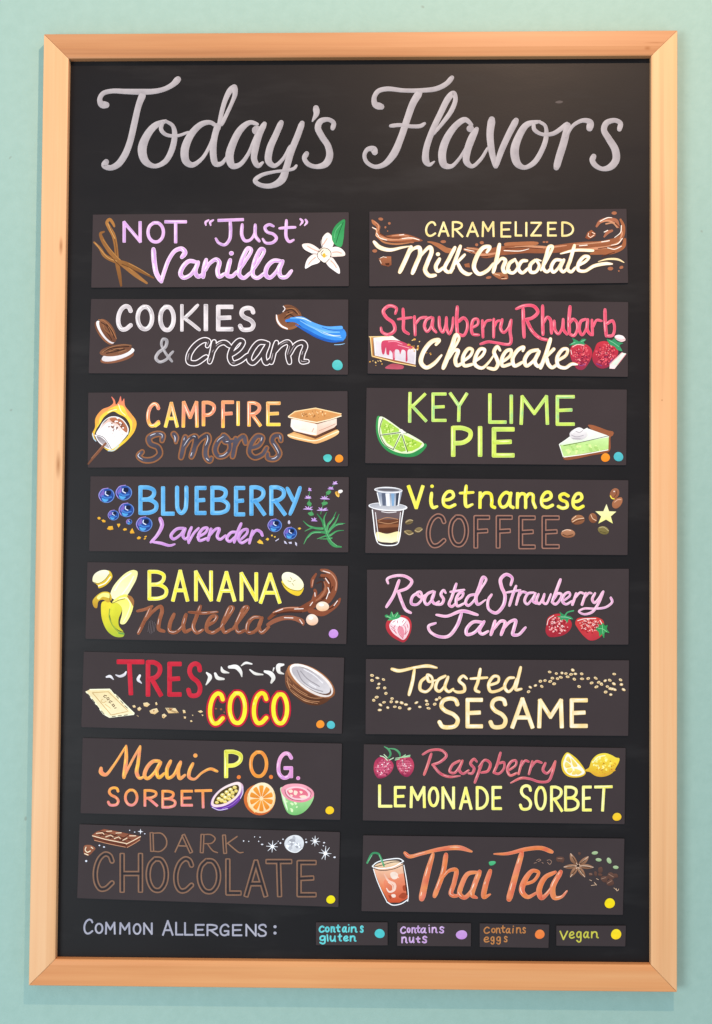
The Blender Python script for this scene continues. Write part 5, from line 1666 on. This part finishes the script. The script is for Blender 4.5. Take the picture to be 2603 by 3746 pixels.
flavor([(28, 25), (1554, 44), (1545, 490), (18, 468)], 1310, 3040,
       "dark card with orange script, an iced orange drink with green straw, star anise and spices", '''
@iced_drink|glass of iced orange tea with a green straw
p #f6ccac/#e88658/#c8502c 86,212 262,190 292,390 240,418 178,418 130,330
f #ee9470/#cc5230 150,290 200,270 270,250 285,370 282,395 230,410 180,405 160,350
f #f4dccc 188,245 210,238 230,250 228,275 205,282 190,268 ; 192,372 215,370 218,385 200,388
f #a8482c 260,320 280,318 284,345 265,350 ; 235,385 260,360 285,370 270,395 ; 175,375 192,380 188,398
s #f0b8a0/#f8d8c8 12 150,250,5 175,290,12 212,312,16 208,345,14 180,355,10 165,335,6
s #f6d4c0 5 215,250 235,272 ; 175,300 200,320 200,340
d #f0d2b0/#e6b88c 172 196 80 20 -8
s #ffffff 6 82,208 120,218 200,210 262,178 ; 82,205 110,182 180,165 240,162 264,176
s #2c2022 4 95,210 150,196 200,182 250,180 ; 90,218 130,230 210,220 264,195
s #3c2418 7 262,200 275,290 285,370
s #ffffff 5 88,222 110,290 140,360 168,415 ; 266,200 282,290 292,380 288,410
s #ffffff 6 168,415 200,432 250,425 290,400
s #3c8a5c/#52a470 12 52,186,11 78,135 92,128 116,132 128,150 150,205,9
s #8ccca0 3 60,175 80,142 ; 122,140 142,190
@star_anise|brown star anise
f #a87c60/#7c543c 1282,200 1240,175 1238,130 1268,160 ; 1285,195 1305,165 1344,148 1330,185 1292,205 ; 1290,202 1340,195 1374,212 1335,222 1292,210 ; 1286,208 1315,230 1325,270 1298,255 1280,225 ; 1280,208 1270,245 1236,270 1245,230 1270,205 ; 1276,205 1240,222 1198,210 1235,195 1272,198
s #e8ccb4 3 1240,132 1262,170 1280,198 ; 1342,150 1310,178 1288,198 ; 1372,212 1330,204 1292,204 ; 1322,268 1300,240 1286,212 ; 1238,268 1262,235 1280,210 ; 1200,210 1240,206 1276,203
s #3c2418 4 1250,150 1270,185 ; 1325,168 1295,192 ; 1350,212 1305,208 ; 1310,250 1292,222 ; 1250,250 1272,222 ; 1220,210 1262,206
d #2c1c18 1283 204 8 7
@*cardamom_pod
d #b8cca0/#8ca878 1381 128 18 10 -5 ; 1403 168 17 10 8 ; 1464 173 12 19 -30 ; 1503 212 16 10 8
@*spice_shard
f #6a4a3e/#523830 1155,155 1185,150 1202,158 1196,185 1175,180 1160,178 ; 1402,215 1422,210 1425,240 1405,245 ; 1415,270 1455,265 1448,300 1425,295 ; 1460,245 1480,242 1500,270 1470,285 1455,270 ; 1448,300 1480,280 1492,310 1470,320 1452,315 ; 1490,250 1512,252 1516,270 1498,272 ; 1345,248 1362,244 1368,258 1350,262 ; 1380,235 1392,240 1390,265 1378,258 ; 1284,124 1298,126 1296,140 1286,140 ; 1400,248 1425,252 1420,264 1402,260
s #a88470 3 1102,172 1116,168 1128,178 1118,195 1104,182 ; 1040,172 1055,164 1066,170 1050,178 ; 1026,188 1040,184 ; 1165,160 1190,162 ; 1418,280 1444,272 ; 1462,252 1490,268 ; 1350,250 1364,252 ; 1455,305 1480,290 ; 1072,184 1080,188
s #d8b494 3 1360,318 1388,312 1376,300 1392,316 ; 1492,332 1515,348 1520,338 ; 1505,335 1510,350 ; 1350,285 1362,290 ; 1390,278 1402,284
@leaf|green leaf dotting the letter i
f #58c084/#3ea46c 762,182 775,176 800,178 802,186 785,200 768,200
@painted_word|orange script word "Thai"
Y thai
T 26; 272,128,22 296,148,24 370,132,22 480,106,26 590,98,30 662,120,14 ; 436,135,22 402,250,34 370,395,38
T 26; 512,138,28 495,240,28 445,380,28 ; 470,300,18 530,232,22 570,228,26 560,300 542,370 575,378,22 605,345,14
T 28; 695,240,20 640,250,26 605,310 592,368 620,388 668,340 702,248,20 ; 708,238,30 680,310,30 665,375,28 692,390,16
T 28; 770,232,26 742,320,30 734,385,28 770,370,14
@painted_word|orange script word "Tea"
Y thai
T 22; 792,134,10 870,132,20 980,106,26 1070,100,26 1130,122,26 ; 955,128,28 920,250,34 880,398,36
T 27; 965,312,20 1025,290,22 1052,242,24 1018,232,24 975,282,32 955,350,32 988,385,26 1050,355,16
T 28; 1150,240,22 1090,272,28 1055,350,32 1070,390,30 1115,350,24 1168,255,20 ; 1182,238,28 1135,330,32 1145,388,30 1185,385,20 1218,350,14
@allergen_dot|yellow dot
d #f8e01e/#f0d014 1468 422 30 29
''')


# ---------------------------------------------------------------- allergen key
def key_card(quad, ox, oy, label, spec):
    solid_card("key_card", quad, ox, oy, 2.66, label, "key card", AG, 0, spec, 2.0)


key_card([(40, 90), (738, 90), (738, 315), (40, 313)], 1140, 3340, "small dark card reading contains gluten in teal, leftmost of the four", '''
@painted_word|teal word "contains"
Y teal
G 16; c 74 130 118 184 ; o 134 138 166 182 ; n 190 136 222 184 ; t 240 136 272 182 ; a 300 136 336 184 ; n 386 138 434 184 ; s 474 128 498 186
T 13; 364,140 358,182 ; 358,115 359,115
@painted_word|teal word "gluten"
Y teal
G 16; g 78 224 134 298 ; u 182 226 226 274 ; t 258 224 288 272 ; e 312 226 352 270 ; n 376 226 424 272
T 14; 150,212 156,272
@allergen_dot|teal dot
d #56c8c8/#4cbcc0 660 200 49 44
''')
key_card([(832, 92), (1550, 100), (1548, 325), (830, 320)], 1140, 3340, "small dark card reading contains nuts in lilac", '''
@painted_word|lilac word "contains"
Y nuts
G 14; c 866 136 912 196 ; o 930 146 954 188 ; n 976 144 1010 192 ; t 1020 144 1050 190 ; a 1062 146 1108 192 ; n 1172 142 1216 190 ; s 1244 136 1284 192
T 12; 1142,142 1146,188 ; 1140,120 1141,120
@painted_word|lilac word "nuts"
Y nuts
G 15; n 878 236 924 288 ; u 952 238 990 286 ; t 1018 248 1050 286 ; s 1078 228 1118 288
@allergen_dot|lilac dot
d #cfa0dc/#bf8ad0 1457 212 54 45
''')
key_card([(90, 100), (768, 112), (760, 340), (90, 330)], 1720, 3340, "small dark card reading contains eggs in orange brown", '''
@painted_word|orange brown word "contains"
Y eggs
G 12; c 134 138 184 196 ; o 208 150 240 190 ; n 254 148 290 194 ; t 300 142 334 190 ; a 348 150 386 194 ; n 450 144 492 194 ; s 510 142 536 194
T 12; 416,150 412,192 ; 418,128 419,128
@painted_word|orange brown word "eggs"
Y eggs
G 12; e 134 234 180 282 ; g 200 232 232 302 ; g 256 232 294 302 ; s 330 228 358 280
@allergen_dot|orange dot
d #f28a48/#ea7838 675 207 47 45
''')
key_card([(836, 122), (1514, 122), (1508, 325), (836, 318)], 1720, 3340, "small dark card reading vegan in yellow green, rightmost of the four", '''
@painted_word|yellow green word "vegan"
Y vegan
G 14; v 874 178 944 256 ; e 964 184 1010 244 ; g 1034 182 1080 282 ; a 1104 184 1150 240 ; n 1180 184 1240 240
@allergen_dot|yellow dot
d #fbe02c/#f6cf20 1418 207 50 50
''')
